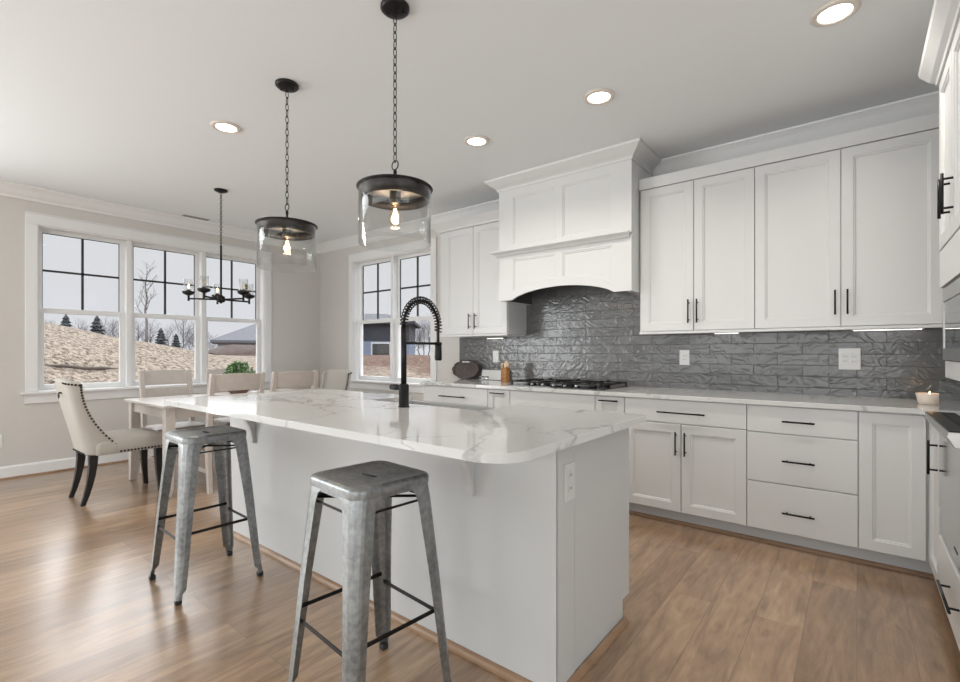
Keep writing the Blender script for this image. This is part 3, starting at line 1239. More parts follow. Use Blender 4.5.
uA = upper('white two-door upper cabinet directly right of the range hood', -1.355, -0.553, [(-1.342, -0.949, -0.982), (-0.949, -0.553, -0.922)], (1.415, 1.590))
uB = upper('wide white two-door upper cabinet above the corner, beside the oven tower', -0.553, 0.40, [(-0.553, -0.079, -0.108), (-0.079, 0.392, -0.046)])
uC = upper('white two-door upper cabinet between the window and the range hood', -3.53, -2.637, [(-3.455, -3.060, -3.098), (-3.060, -2.64, -3.020)], ZU0=1.372)
for (uc, a, b) in ((uA, -1.355, -0.553), (uB, -0.553, 0.40)):
    G().box(a, b, YU - 0.026, YU, ZU1 + 0.005, 2.565).build('top_fascia', M['cabinet'], uc)
LC = [(0, 0), (0.012, 0), (0.020, 0.020), (0.045, 0.050), (0.070, 0.075), (0.078, 0.085), (0, 0.085)]
g = G()
zb_ = ZU1 + 0.002
y_ = YU - 0.021
A_ = [(-3.53 - p, YB - 0.10, zb_ + q) for p, q in LC]
B_ = [(-3.53 - p, y_ - p, zb_ + q) for p, q in LC]
C_ = [(-2.637, y_ - p, zb_ + q) for p, q in LC]
g.loft([A_, B_, C_], smooth=False)
g.build('crown', M['cabinet'], uC)

# under-cabinet light strips
for (a, b, lab) in ((-0.03, 0.33, 'lit under-cabinet light strip below the corner upper cabinet'),
                    (-0.88, -0.70, 'lit under-cabinet light strip right of the range hood'),
                    (-3.12, -2.90, 'lit under-cabinet light strip left of the range hood')):
    r_ = thing('light_strip', lab, 'light strip', ((a + b) / 2, 4.03, ZU0 - 0.012))
    G().box(a, b, 4.050, 4.070, ZU0 - 0.0075, ZU0 - 0.0005).build('housing', M['plate'], r_)
    G().box(a + 0.01, b - 0.01, 4.053, 4.067, ZU0 - 0.010, ZU0 - 0.0078).build('diffuser', M['led'], r_)

# ------------------------------------------------------------------ range hood
hx0, hx1, hyf = -2.625, -1.362, 3.60
hood = thing('range_hood', 'tall white panelled range hood with arched apron above the cooktop', 'range hood', (-1.99, 3.85, 1.675))
g = G()
g.box(hx0, hx1, hyf + 0.02, YB - 0.001, 2.10, ZC - 0.002)
g.box(hx0, hx0 + 0.05, hyf + 0.02, YB - 0.012, 1.675, 2.10)
g.box(hx1 - 0.05, hx1, hyf + 0.02, YB - 0.012, 1.675, 2.10)
g.build('body', M['cabinet'], hood)


def panel_front(name, outer, holes, yf, t, parent, depth=0.012):
    """flat front board at yf (facing -y) with recessed panels: built as grid of quads via bmesh triangulation"""
    bm = bmesh.new()

    def loop(pts, y):
        vs_ = [bm.verts.new((p[0], y, p[1])) for p in pts]
        es = [bm.edges.new((vs_[i], vs_[(i + 1) % len(vs_)])) for i in range(len(vs_))]
        return vs_, es
    ov, oe = loop(outer, yf)
    alle = list(oe)
    hv = []
    for h in holes:
        v_, e_ = loop(h, yf)
        alle += e_
        hv.append(v_)
    bmesh.ops.triangle_fill(bm, use_beauty=True, use_dissolve=False, edges=alle)
    # sides of the board
    bv = [bm.verts.new((v.co.x, yf + t, v.co.z)) for v in ov]
    n = len(ov)
    for i in range(n):
        bm.faces.new((ov[i], ov[(i + 1) % n], bv[(i + 1) % n], bv[i]))
    bm.faces.new(bv)
    for v_, h in zip(hv, holes):
        c = Vector((sum(p[0] for p in h) / len(h), sum(p[1] for p in h) / len(h)))
        prev = v_
        for ins, dy in ((0.004, 0.005), (0.012, 0.006), (0.016, depth)):
            nv = []
            for p in h:
                q = Vector(p)
                dvec = Vector((c.x - q.x, c.y - q.y))
                q2 = Vector((q.x + math.copysign(min(ins, abs(dvec.x)), dvec.x), q.y + math.copysign(min(ins, abs(dvec.y)), dvec.y)))
                nv.append(bm.verts.new((q2.x, yf + dy, q2.y)))
            m_ = len(nv)
            for i in range(m_):
                bm.faces.new((prev[i], prev[(i + 1) % m_], nv[(i + 1) % m_], nv[i]))
            prev = nv
        bm.faces.new(prev)
    bmesh.ops.recalc_face_normals(bm, faces=bm.faces)
    me = bpy.data.meshes.new(name)
    off = world_off(parent)
    for v in bm.verts:
        v.co -= off
    bm.to_mesh(me)
    bm.free()
    me.materials.append(M['cabinet'])
    o = bpy.data.objects.new(name, me)
    COL.objects.link(o)
    o.parent = parent
    return o


# upper chest front: two recessed panels
def rect(a, b, c, d):
    return [(a, c), (b, c), (b, d), (a, d)]


def hxp(u):     # x on the hood face for a measured fraction of its width
    return hx0 + (hx1 - hx0) * u


pA = (hxp(0.125), hxp(0.475))
pB = (hxp(0.525), hxp(0.875))
panel_front('front_panel', rect(hx0, hx1, 2.125, ZC - 0.003), [rect(pA[0], pA[1], 2.175, 2.615), rect(pB[0], pB[1], 2.175, 2.615)], hyf, 0.021, hood)
# arched apron
za, zs = 1.765, 1.675
xa0, xa1 = hxp(0.115), hxp(0.885)


def arch(x, off=0.0):
    t_ = (x - xa0) / (xa1 - xa0) * 2 - 1
    t_ = max(-1, min(1, t_))
    return zs + (za - zs) * (1 - t_ * t_) ** 0.75 + off


NA = 24
low = [(xa1 - (xa1 - xa0) * i / NA, arch(xa1 - (xa1 - xa0) * i / NA)) for i in range(NA + 1)]
outer = [(hx0, zs), (hx0, 2.10), (hx1, 2.10), (hx1, zs)] + low
holes = []
for (a, b) in (pA, pB):
    n = 10
    bot = [(b - (b - a) * i / n, arch(b - (b - a) * i / n, 0.072)) for i in range(n + 1)]
    holes.append([(a, 2.045), (b, 2.045)] + bot)
panel_front('arched_apron', outer, holes, hyf, 0.021, hood)
# shelf moulding
g = G()
SP = [(0, 0), (0.022, 0), (0.030, 0.014), (0.062, 0.030), (0.066, 0.034), (0.066, 0.048), (0, 0.048)]
zb_ = 2.085
g.loft([[(hx0 - p, YU - 0.024, zb_ + q) for p, q in SP], [(hx0 - p, hyf - p, zb_ + q) for p, q in SP], [(hx1 - 0.012 + p * 0.2, hyf - p, zb_ + q) for p, q in SP]], smooth=False)
g.build('shelf_moulding', M['cabinet'], hood)
# crown
HC = [(0, 0), (0.012, 0), (0.020, 0.012), (0.060, 0.045), (0.090, 0.082), (0.100, 0.092), (0.100, 0.103), (0, 0.103)]
HC = [(0.0, 0.0), (0.010, 0.0), (0.013, 0.016), (0.024, 0.028), (0.050, 0.045), (0.082, 0.072), (0.096, 0.084), (0.100, 0.100), (0.0, 0.100)]
zb_ = ZC - 0.101
g = G()
g.loft([[(hx0 - p, YB - 0.10, zb_ + q) for p, q in HC], [(hx0 - p, hyf - p, zb_ + q) for p, q in HC], [(hx1 + p, hyf - p, zb_ + q) for p, q in HC],
        [(hx1 + p, YB - 0.10, zb_ + q) for p, q in HC]], smooth=False)
g.build('crown', M['cabinet'], hood)
# dark liner under the hood
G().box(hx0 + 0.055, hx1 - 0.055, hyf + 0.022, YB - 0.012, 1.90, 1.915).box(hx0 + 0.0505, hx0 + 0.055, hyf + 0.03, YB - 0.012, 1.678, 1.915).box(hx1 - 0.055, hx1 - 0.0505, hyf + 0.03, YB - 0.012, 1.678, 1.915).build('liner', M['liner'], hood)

# ------------------------------------------------------------------ oven tower on the right
tw = thing('oven_tower', 'tall white cabinet tower at the right holding microwave and oven', 'cabinet', (0.63, 2.64, 0))
TA, TB = 2.26, 3.02
ZTW = 2.435
g = G()
g.box(X0T, XR - 0.03, TA, TB, 0.095, 0.37)
g.box(X0T, XR - 0.03, TA - 0.02, TA, 0.095, ZTW)
g.box(X0T + 0.03, XR - 0.03, TB - 0.004, TB, 0.37, ZTW)
g.box(X0T, XR - 0.03, TA, TB, 1.49, ZTW)
g.box(X0T + 0.55, XR - 0.03, TA, TB, 0.37, 1.49)
g.box(X0T, XR - 0.08, TA, TB - 0.004, 1.085, 1.160)
g.build('body', M['cabinet'], tw)
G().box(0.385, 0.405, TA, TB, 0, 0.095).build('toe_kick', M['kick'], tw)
G().box(X0T - 0.018, X0T, TA, TB, 1.492, 1.655).build('filler_panel', M['cabinet'], tw)
for (a, b, hy) in ((2.652, TB, 2.692), (TA, 2.648, 2.608)):
    dd = shaker('door', F2, a, b, 1.663, ZTW - 0.01, tw)
    bar_handle(F2, hy, hy, 1.745, 1.905, dd)
dw = shaker('drawer', F2, TA, TB, 0.100, 0.362, tw, flatpanel=True)
bar_handle(F2, 2.42, 2.73, 0.250, 0.250, dw)
TC = [(0.0, 0.0), (0.008, 0.0), (0.012, 0.012), (0.030, 0.030), (0.050, 0.060), (0.062, 0.078), (0.066, 0.100), (0.0, 0.100)]
zc_ = ZTW - 0.008
g = G()
g.loft([[(XR - 0.03, TB + p, zc_ + q) for p, q in TC], [(X0T - 0.02 - p, TB + p, zc_ + q) for p, q in TC], [(X0T - 0.02 - p, TA - 0.02, zc_ + q) for p, q in TC]], smooth=False)
g.build('crown', M['cabinet'], tw)

mw = thing('microwave', 'built-in stainless microwave with dark glass in the oven tower', 'microwave', (0.5, 2.64, 1.16))
ya, yb, zb, zt = 2.275, 3.012, 1.165, 1.485
G().box(0.318, 0.80, ya, yb, zb, zt).build('body', M['steel_satin'], mw)
g = G()
xf0, xf1 = 0.306, 0.317
g.box(xf0, xf1, ya, yb, zt - 0.060, zt).box(xf0, xf1, ya, yb, zb, zb + 0.050).box(xf0, xf1, yb - 0.025, yb, zb + 0.050, zt - 0.060).box(xf0, xf1, ya, ya + 0.03, zb + 0.050, zt - 0.060)
g.build('face_frame', M['steel_satin'], mw)
G().box(0.309, 0.316, ya + 0.03, yb - 0.025, zb + 0.050, zt - 0.060).build('door_glass', M['black_glass'], mw)

ov = thing('wall_oven', 'built-in stainless wall oven with thick dark-topped handle, below the microwave', 'oven', (0.5, 2.64, 0.37))
G().box(0.318, 0.84, ya, yb, 0.376, 1.078).build('body', M['steel_satin'], ov)
G().box(0.300, 0.317, ya, yb - 0.002, 0.500, 1.072).build('door_core', M['black'], ov)
G().box(0.294, 0.300, ya, yb - 0.006, 0.930, 1.072).build('door_glass', M['black_glass'], ov)
G().box(0.294, 0.300, ya, yb - 0.006, 0.502, 0.928).build('door_panel', M['steel'], ov)
G().box(0.300, 0.317, ya, yb - 0.004, 0.378, 0.494).build('lower_panel', M['steel'], ov)
G().box(0.2985, 0.300, 2.55, 2.63, 0.425, 0.435).build('vent_slot', M['socket_dark'], ov)
G().box(0.3165, 0.3175, 2.40, 2.72, 1.120, 1.150).build('display', M['black_glass'], mw)
hd = G().prism([(0.243, 0.905), (0.262, 0.870), (0.293, 0.870), (0.293, 0.925), (0.245, 0.925)], 2.28, 2.97, lambda p, q, a: (p, a, q)).build('handle', M['steel_satin'], ov, bevel=0.002)
G().box(0.247, 0.293, 2.282, 2.965, 0.925, 0.930).build('handle_top', M['black'], hd)

# ================================================================== island
IX0, IX1, IY0, IY1 = -3.262, -0.825, 1.455, 2.125
isl = thing('kitchen_island', 'large light grey kitchen island with panelled end, outlet and corbels', 'kitchen island', (-2.06, 1.79, 0))
g = G()
ZI = 0.885
# body with toe-kick notch on the working side; hollow for the sink
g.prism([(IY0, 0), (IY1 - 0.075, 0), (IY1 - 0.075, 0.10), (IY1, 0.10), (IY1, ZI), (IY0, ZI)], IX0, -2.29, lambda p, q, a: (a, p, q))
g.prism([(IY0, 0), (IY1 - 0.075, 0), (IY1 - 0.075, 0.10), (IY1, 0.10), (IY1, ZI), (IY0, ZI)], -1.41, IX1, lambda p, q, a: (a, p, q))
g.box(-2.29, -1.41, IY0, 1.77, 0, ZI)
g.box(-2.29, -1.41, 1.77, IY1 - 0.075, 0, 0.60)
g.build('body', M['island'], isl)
# end: corner post (proud) and end panel
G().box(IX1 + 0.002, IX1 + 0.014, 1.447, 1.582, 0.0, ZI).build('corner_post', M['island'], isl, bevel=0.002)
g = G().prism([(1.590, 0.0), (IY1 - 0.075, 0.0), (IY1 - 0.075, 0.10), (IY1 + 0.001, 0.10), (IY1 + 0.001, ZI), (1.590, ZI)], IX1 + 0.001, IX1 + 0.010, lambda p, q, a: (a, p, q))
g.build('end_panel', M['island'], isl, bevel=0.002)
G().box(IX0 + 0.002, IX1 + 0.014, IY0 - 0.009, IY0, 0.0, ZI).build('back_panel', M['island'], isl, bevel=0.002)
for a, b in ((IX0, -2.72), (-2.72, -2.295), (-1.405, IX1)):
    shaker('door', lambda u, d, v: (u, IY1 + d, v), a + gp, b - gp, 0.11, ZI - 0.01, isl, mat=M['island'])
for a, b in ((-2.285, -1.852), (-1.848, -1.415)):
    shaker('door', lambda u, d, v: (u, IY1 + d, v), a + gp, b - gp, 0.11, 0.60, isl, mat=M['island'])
# shoe moulding around the island
SH = [(0, 0), (0.020, 0), (0.019, 0.010), (0.013, 0.020), (0.004, 0.026), (0, 0.026)]
g = G()
yA = IY0 - 0.009
xA = IX1 + 0.014
g.loft([[(IX0 - p, 2.0, q) for p, q in SH], [(IX0 - p, yA - p, q) for p, q in SH], [(xA + p, yA - p, q) for p, q in SH], [(xA + p, 2.055, q) for p, q in SH]], smooth=False)
g.build('shoe_moulding', M['oakstrip'], isl)


# corbels under the overhang
def corbel(xc, wd=0.040):
    yb_ = IY0 - 0.009
    D_, H_ = 0.200, 0.245
    pr = [(yb_, ZI), (yb_ - D_, ZI), (yb_ - D_, ZI - 0.022)]
    for i in range(1, 9):
        a_ = i / 9 * PI / 2
        pr.append((yb_ - 0.020 - (D_ - 0.020) * (1 - math.sin(a_)), ZI - 0.022 - (H_ - 0.022) * (1 - math.cos(a_))))
    pr += [(yb_ - 0.020, ZI - H_), (yb_, ZI - H_)]
    G().prism(pr, xc - wd / 2, xc + wd / 2, lambda p, q, a: (a, p, q)).build('corbel', M['island'], isl, bevel=0.002)


corbel(-2.93)
corbel(-1.19)

# outlet on the island post
o_root = thing('island_outlet', 'white power outlet on the end post of the kitchen island', 'outlet', (IX1 + 0.014, 1.536, 0.735))
G().box(IX1 + 0.0145, IX1 + 0.019, 1.500, 1.576, 0.668, 0.802).build('cover_plate', M['plate2'], o_root, bevel=0.0015)
for zz in (0.712, 0.760):
    rc = G()
    rc.lathe([(0.017, 0), (0.017, 0.0025)], (0, 0, 0), 20)
    rc.xf(Matrix.Translation((IX1 + 0.019, 1.538, zz)) @ Matrix.Rotation(R(90), 4, 'Y'))
    rr_ = rc.build('receptacle', M['plate2'], o_root)
    G().box(IX1 + 0.0210, IX1 + 0.0222, 1.531, 1.533, zz - 0.005, zz + 0.006).box(IX1 + 0.0210, IX1 + 0.0222, 1.543, 1.545, zz - 0.005, zz + 0.006).build('slot', M['socket_dark'], rr_)

# island top: rounded near corners, cut-out for the apron sink
TX0, TX1, TY0, TY1, TZ0, TZ1 = -3.285, -0.745, 1.055, 2.150, 0.885, 0.915
SX0, SX1, SY0 = -2.27, -1.43, 1.815


def arc(cx, cy, r, a0, a1, n):
    return [(cx + r * math.cos(a0 + (a1 - a0) * i / n), cy + r * math.sin(a0 + (a1 - a0) * i / n)) for i in range(n + 1)]


rc, rc2 = 0.125, 0.05
poly = arc(TX0 + rc2, TY0 + rc2, rc2, PI, 1.5 * PI, 6) + arc(TX1 - rc, TY0 + rc, rc, 1.5 * PI, 2 * PI, 14) + [(TX1, TY1), (SX1, TY1), (SX1, SY0), (SX0, SY0), (SX0, TY1), (TX0, TY1)]
SY1 = 2.165
bm = bmesh.new()
eds = []
for pts in (poly,):
    vv = [bm.verts.new((x, y, TZ0)) for x, y in pts]
    eds += [bm.edges.new((vv[i], vv[(i + 1) % len(vv)])) for i in range(len(vv))]
bmesh.ops.triangle_fill(bm, use_beauty=True, edges=eds)
ret = bmesh.ops.extrude_face_region(bm, geom=bm.faces[:])
bmesh.ops.translate(bm, verts=[v for v in ret['geom'] if isinstance(v, bmesh.types.BMVert)], vec=(0, 0, TZ1 - TZ0))
bmesh.ops.recalc_face_normals(bm, faces=bm.faces)
me = bpy.data.meshes.new('island_countertop')
bm.to_mesh(me)
bm.free()
me.materials.append(M['quartz'])
it = bpy.data.objects.new('island_countertop', me)
COL.objects.link(it)
b_ = it.modifiers.new('bevel', 'BEVEL')
b_.width = 0.002
b_.segments = 2
b_.limit_method = 'ANGLE'
tag(it, 'white veined quartz slab with rounded corner covering the kitchen island', 'countertop')

sk = thing('kitchen_sink', 'rectangular sink sunk into the kitchen island behind the black faucet', 'sink', (-1.85, 1.96, 0.64))
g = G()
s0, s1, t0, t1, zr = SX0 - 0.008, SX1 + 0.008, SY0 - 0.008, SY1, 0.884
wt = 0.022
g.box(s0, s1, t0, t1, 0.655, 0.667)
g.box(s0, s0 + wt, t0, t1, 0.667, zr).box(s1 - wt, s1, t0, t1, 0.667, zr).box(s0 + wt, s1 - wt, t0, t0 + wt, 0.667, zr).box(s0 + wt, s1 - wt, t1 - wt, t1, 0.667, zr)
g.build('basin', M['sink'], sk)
G().lathe([(0.045, 0), (0.045, 0.003), (0.02, 0.001)], (-1.85, 1.96, 0.667), 24).build('drain', M['steel'], sk)

# faucet: spring pull-down
fx, fy = -1.845, 1.692
fa = thing('spring_faucet', 'tall matte black spring pull-down faucet on the island', 'faucet', (fx, fy, TZ1))
G().lathe([(0.030, 0), (0.030, 0.004), (0.0265, 0.006), (0.0265, 0.112), (0.020, 0.120), (0.0150, 0.122)], (fx, fy, TZ1), 28).build('base', M['black'], fa)
G().tube([(fx, fy, TZ1 + 0.118), (fx, fy, 1.335)], 0.0145, 18).build('stem', M['black'], fa)
G().tube([(fx - 0.022, fy, 1.015), (fx - 0.055, fy, 1.015), (fx - 0.095, fy, 1.015)], 0, 14, radii=[0.013, 0.0165, 0.0155]).build('lever', M['black'], fa)
yr = 0.130
cyy, czz = fy + yr, 1.335
hose = []
for i in range(41):
    a_ = PI - PI * 1.05 * i / 40
    hose.append(Vector((fx, cyy + yr * math.cos(a_), czz + 0.145 * math.sin(a_))))
hose += [Vector((fx, fy + 2 * yr - 0.001, 1.29)), Vector((fx, fy + 2 * yr, 1.25))]
G().tube(hose, 0.0075, 10).build('hose', M['black'], fa)
# helix around the arch
spr = []
turns = 26
cum = [0]
arcp = hose[:41]
for i in range(1, len(arcp)):
    cum.append(cum[-1] + (arcp[i] - arcp[i - 1]).length)
Ltot = cum[-1]
NS = turns * 14
for i in range(NS + 1):
    s_ = Ltot * i / NS
    k = max(j for j in range(len(cum)) if cum[j] <= s_ + 1e-9)
    k = min(k, len(arcp) - 2)
    t_ = (s_ - cum[k]) / (cum[k + 1] - cum[k])
    p = arcp[k].lerp(arcp[k + 1], t_)
    d = (arcp[k + 1] - arcp[k]).normalized()
    nx_ = Vector((1, 0, 0))
    by = d.cross(nx_)
    ph = 2 * PI * turns * i / NS
    spr.append(p + (nx_ * math.cos(ph) + by * math.sin(ph)) * 0.0185)
G().tube(spr, 0.0036, 6).build('spring', M['black'], fa)
G().tube([(fx, fy + 2 * yr, 1.252), (fx, fy + 2 * yr, 1.242), (fx, fy + 2 * yr, 1.16), (fx, fy + 2 * yr, 1.152)], 0, 18, radii=[0.012, 0.0185, 0.0205, 0.017]).build('spray_head', M['black'], fa)
G().tube([(fx, fy, 1.247), (fx, fy + 2 * yr - 0.015, 1.247)], 0.0075, 10).tube([(fx, fy + 2 * yr, 1.238), (fx, fy + 2 * yr, 1.256)], 0.020, 18).build('support_arm', M['black'], fa)

# ------------------------------------------------------------------ cooktop
ck = thing('gas_cooktop', 'black gas cooktop with cast iron grates under the range hood', 'cooktop', (-1.99, 3.75, CT))
G().box(-2.44, -1.54, 3.475, 4.00, CT, CT + 0.008).build('glass_base', M['black_glass'], ck, bevel=0.002)
for i in range(3):
    x0 = -2.425 + i * 0.292
    x1 = x0 + 0.284
    y0, y1 = 3.53, 3.985
    z = CT + 0.042
    g = G()
    bw = 0.006
    for xx in (x0, x1):
        g.box(xx - bw, xx + bw, y0, y1, z - 0.010, z)
    for yy in (y0, (y0 + y1) / 2, y1):
        g.box(x0, x1, yy - bw, yy + bw, z - 0.010, z)
    for cyq in (y0 + 0.115, y1 - 0.115):
        cxq = (x0 + x1) / 2
        for a_ in (0, PI / 2, PI, 1.5 * PI):
            p0 = Vector((cxq + 0.03 * math.cos(a_), cyq + 0.03 * math.sin(a_), z + 0.002))
            p1 = Vector((cxq + 0.135 * math.cos(a_), cyq + 0.115 * math.sin(a_), z + 0.002))
            g.tube([p0, p1], 0.006, 6)
    for xx in (x0, x1):
        for yy in (y0, y1):
            g.box(xx - bw, xx + bw, yy - bw, yy + bw, CT + 0.008, z)
    g.build('grate', M['cast_iron'], ck)
for (bx, by_, br_) in ((-2.285, 3.645, .038), (-2.285, 3.87, .048), (-1.99, 3.76, .055), (-1.70, 3.645, .034), (-1.70, 3.87, .046)):
    G().lathe([(br_, 0), (br_, 0.012), (br_ * 0.75, 0.016), (br_ * 0.75, 0.024), (0.001, 0.026)], (bx, by_, CT + 0.008), 24).build('burner', M['cast_iron'], ck)
for i in range(5):
    G().lathe([(0.016, 0), (0.015, 0.020), (0.001, 0.021)], (-2.20 + i * 0.105, 3.502, CT + 0.008), 18).build('knob', M['steel_satin'], ck)


# ------------------------------------------------------------------ outlets and switches on walls
def wall_plate(name, label, xc, zc, wd, ht, gangs=1, sw=False):
    r = thing(name, label, 'outlet' if not sw else 'switch', (xc, YB - 0.010, zc))
    y1 = YB - 0.0105
    G().box(xc - wd / 2, xc + wd / 2, y1 - 0.005, y1, zc - ht / 2, zc + ht / 2).build('cover_plate', M['plate'], r, bevel=0.0015)
    for k in range(gangs):
        gx = xc + (k - (gangs - 1) / 2) * 0.046
        if sw:
            G().box(gx - 0.016, gx + 0.016, y1 - 0.009, y1 - 0.0052, zc - 0.033, zc + 0.033).build('rocker', M['plate'], r, bevel=0.001)
        else:
            q = G().box(gx - 0.016, gx + 0.016, y1 - 0.0075, y1 - 0.0052, zc - 0.033, zc + 0.033).build('receptacle', M['plate'], r, bevel=0.001)
            s_ = G()
            for zz in (zc - 0.016, zc + 0.016):
                s_.box(gx - 0.008, gx - 0.006, y1 - 0.0082, y1 - 0.0076, zz - 0.005, zz + 0.005).box(gx + 0.005, gx + 0.007, y1 - 0.0082, y1 - 0.0076, zz - 0.005, zz + 0.005)
            s_.build('slot', M['socket_dark'], q)
    return r


wall_plate('wall_switch', 'white switch plate on the tile beside the wooden utensil holder', -3.022, 1.152, 0.078, 0.125, 1, True)
wall_plate('wall_outlet', 'white single outlet on the tile right of the cooktop', -1.105, 1.155, 0.078, 0.122, 1)
wall_plate('wall_outlet', 'white double outlet on the tile under the corner upper cabinet', -0.040, 1.153, 0.118, 0.145, 2)
r_ = thing('wall_outlet', 'white outlet low on the left wall near the picture edge', 'outlet', (XL, 0.68, 0.365))
G().box(XL + 0.0005, XL + 0.006, 0.64, 0.72, 0.305, 0.425).build('cover_plate', M['plate'], r_, bevel=0.0015)
G().box(XL + 0.006, XL + 0.009, 0.664, 0.697, 0.33, 0.40).build('receptacle', M['plate'], r_, bevel=0.001)

# ceiling vent near the left wall
r_ = thing('ceiling_vent', 'small slotted vent in the ceiling near the left windows', 'vent', (-6.11, 2.32, ZC))
G().box(-6.16, -6.06, 2.16, 2.48, ZC - 0.006, ZC - 0.0005).build('vent_frame', M['trim'], r_, bevel=0.001)
g = G()
for i in range(4):
    g.box(-6.148 + i * 0.022, -6.138 + i * 0.022, 2.18, 2.46, ZC - 0.0075, ZC - 0.0061)
g.build('slot', M['socket_dark'], r_)


# ------------------------------------------------------------------ recessed lights
def recessed(x, y, label):
    r = thing('recessed_light', label, 'ceiling light', (x, y, ZC))
    G().lathe([(0.066, -0.0005), (0.096, -0.0005), (0.096, -0.006), (0.088, -0.011), (0.070, -0.012), (0.066, -0.006)], (x, y, ZC), 36, closed=True).build('trim_ring', M['lamp_ring'], r)
    G().lathe([(0.066, -0.0065), (0.066, -0.0045)], (x, y, ZC), 32).build('lens', M['lens'], r)
    l = bpy.data.lights.new('recessed_light_lamp', 'AREA')
    l.shape = 'DISK'
    l.size = 0.13
    l.energy = 6
    l.color = (1.0, 0.93, 0.84)
    l.spread = R(140)
    o = bpy.data.objects.new('lamp', l)
    COL.objects.link(o)
    o.parent = r
    o.location = (0, 0, -0.016)
    return r


for (x, y, lab) in ((-3.489, 1.520, 'lit recessed ceiling light left of the pendants, alone above the dining side'),
                    (-2.241, 2.790, 'lit recessed ceiling light between near pendant and range hood'),
                    (-1.258, 2.780, 'lit recessed ceiling light in front of the right end of the range hood'),
                    (-0.081, 2.775, 'lit recessed ceiling light at the upper right corner of the picture')):
    recessed(x, y, lab)


# ------------------------------------------------------------------ pendants
def chain(g, x, y, z0, z1, ll=0.030, wl=0.0085, r=0.0019):
    n = max(2, round((z1 - z0) / (ll * 0.78)))
    st = (z1 - z0) / n
    for i in range(n):
        zc = z0 + st * (i + 0.5)
        pts = []
        for k in range(10):
            a_ = 2 * PI * k / 10
            u = wl * math.cos(a_)
            v = (st * 0.64) * math.sin(a_)
            pts.append((x + u, y, zc + v) if i % 2 == 0 else (x, y + u, zc + v))
        g.tube(pts, r, 5, closed=True)


def pendant(x, y, label, group):
    r = thing('pendant_light', label, 'pendant light', (x, y, ZC), 0, group)
    cnp = G().lathe([(0.001, -0.001), (0.066, -0.001), (0.066, -0.012), (0.058, -0.020), (0.040, -0.026), (0.012, -0.030), (0.001, -0.030)], (x, y, ZC), 36)
    cnp.build('canopy', M['bronze'], r)
    g = G()
    for a_ in (0.6, 0.6 + PI):
        g.sphere((x + 0.036 * math.cos(a_), y + 0.036 * math.sin(a_), ZC - 0.030), 0.006, 8, 5)
    g.build('canopy_screw', M['bronze'], r)
    zl = 1.957
    g = G()
    pts = [(x + 0.021 * math.cos(2 * PI * k / 20), y, zl + 0.103 + 0.021 * math.sin(2 * PI * k / 20)) for k in range(20)]
    g.tube(pts, 0.0028, 7, closed=True)
    pts = [(x + 0.010 * math.cos(2 * PI * k / 12), y, ZC - 0.036 + 0.010 * math.sin(2 * PI * k / 12)) for k in range(12)]
    g.tube(pts, 0.0022, 6, closed=True)
    g.build('hanging_ring', M['bronze'], r)
    g = G()
    chain(g, x, y, zl + 0.120, ZC - 0.044, 0.048, 0.0085, 0.0023)
    g.build('chain', M['bronze'], r)
    # lid
    g = G().lathe([(0.001, 0.084), (0.006, 0.084), (0.009, 0.070), (0.006, 0.055), (0.008, 0.015), (0.014, 0.006), (0.080, 0.003), (0.172, -0.001), (0.174, -0.005), (0.172, -0.009), (0.001, -0.007)], (x, y, zl), 56)
    g.build('lid', M['bronze'], r)
    g = G().lathe([(0.156, -0.0095), (0.156, -0.060), (0.146, -0.060), (0.146, -0.0095)], (x, y, zl), 56, closed=True)
    g.build('inner_band', M['shade_inner'], r)
    G().lathe([(0.001, -0.0072), (0.1455, -0.0095), (0.1455, -0.0110), (0.001, -0.0090)], (x, y, zl), 48).build('reflector', M['lid_under'], r)
    g = G().lathe([(0.164, -0.0095), (0.164, -0.262), (0.1615, -0.262), (0.1615, -0.0095)], (x, y, zl), 64, closed=True)
    g.build('glass_shade', M['shade_glass'], r)
    g = G().lathe([(0.001, -0.008), (0.026, -0.008), (0.026, -0.070), (0.020, -0.078), (0.001, -0.078)], (x, y, zl), 24)
    g.build('socket', M['socket'], r)
    g = G().lathe([(0.013, -0.078), (0.014, -0.090), (0.024, -0.115), (0.0300, -0.138), (0.027, -0.158), (0.016, -0.174), (0.001, -0.180)], (x, y, zl), 24)
    bl = g.build('bulb', M['bulb_glass'], r)
    g = G()
    for k in range(6):
        a_ = 2 * PI * k / 6
        g.tube([(x + 0.004 * math.cos(a_), y + 0.004 * math.sin(a_), zl - 0.098), (x + 0.010 * math.cos(a_), y + 0.010 * math.sin(a_), zl - 0.150)], 0.0016, 5)
    g.build('filament', M['filament'], bl)
    l = bpy.data.lights.new('pendant_bulb_light', 'POINT')
    l.energy = 3.0
    l.color = (1.0, 0.74, 0.48)
    l.shadow_soft_size = 0.02
    o = bpy.data.objects.new('lamp', l)
    COL.objects.link(o)
    o.parent = r
    o.location = (0, 0, zl - 0.13 - ZC)
    return r


pendant(-1.668, 1.476, 'nearer of two black drum pendants with clear glass over the island', 'drum pendants over the island')
pendant(-2.654, 1.505, 'farther of two black drum pendants with clear glass over the island', 'drum pendants over the island')

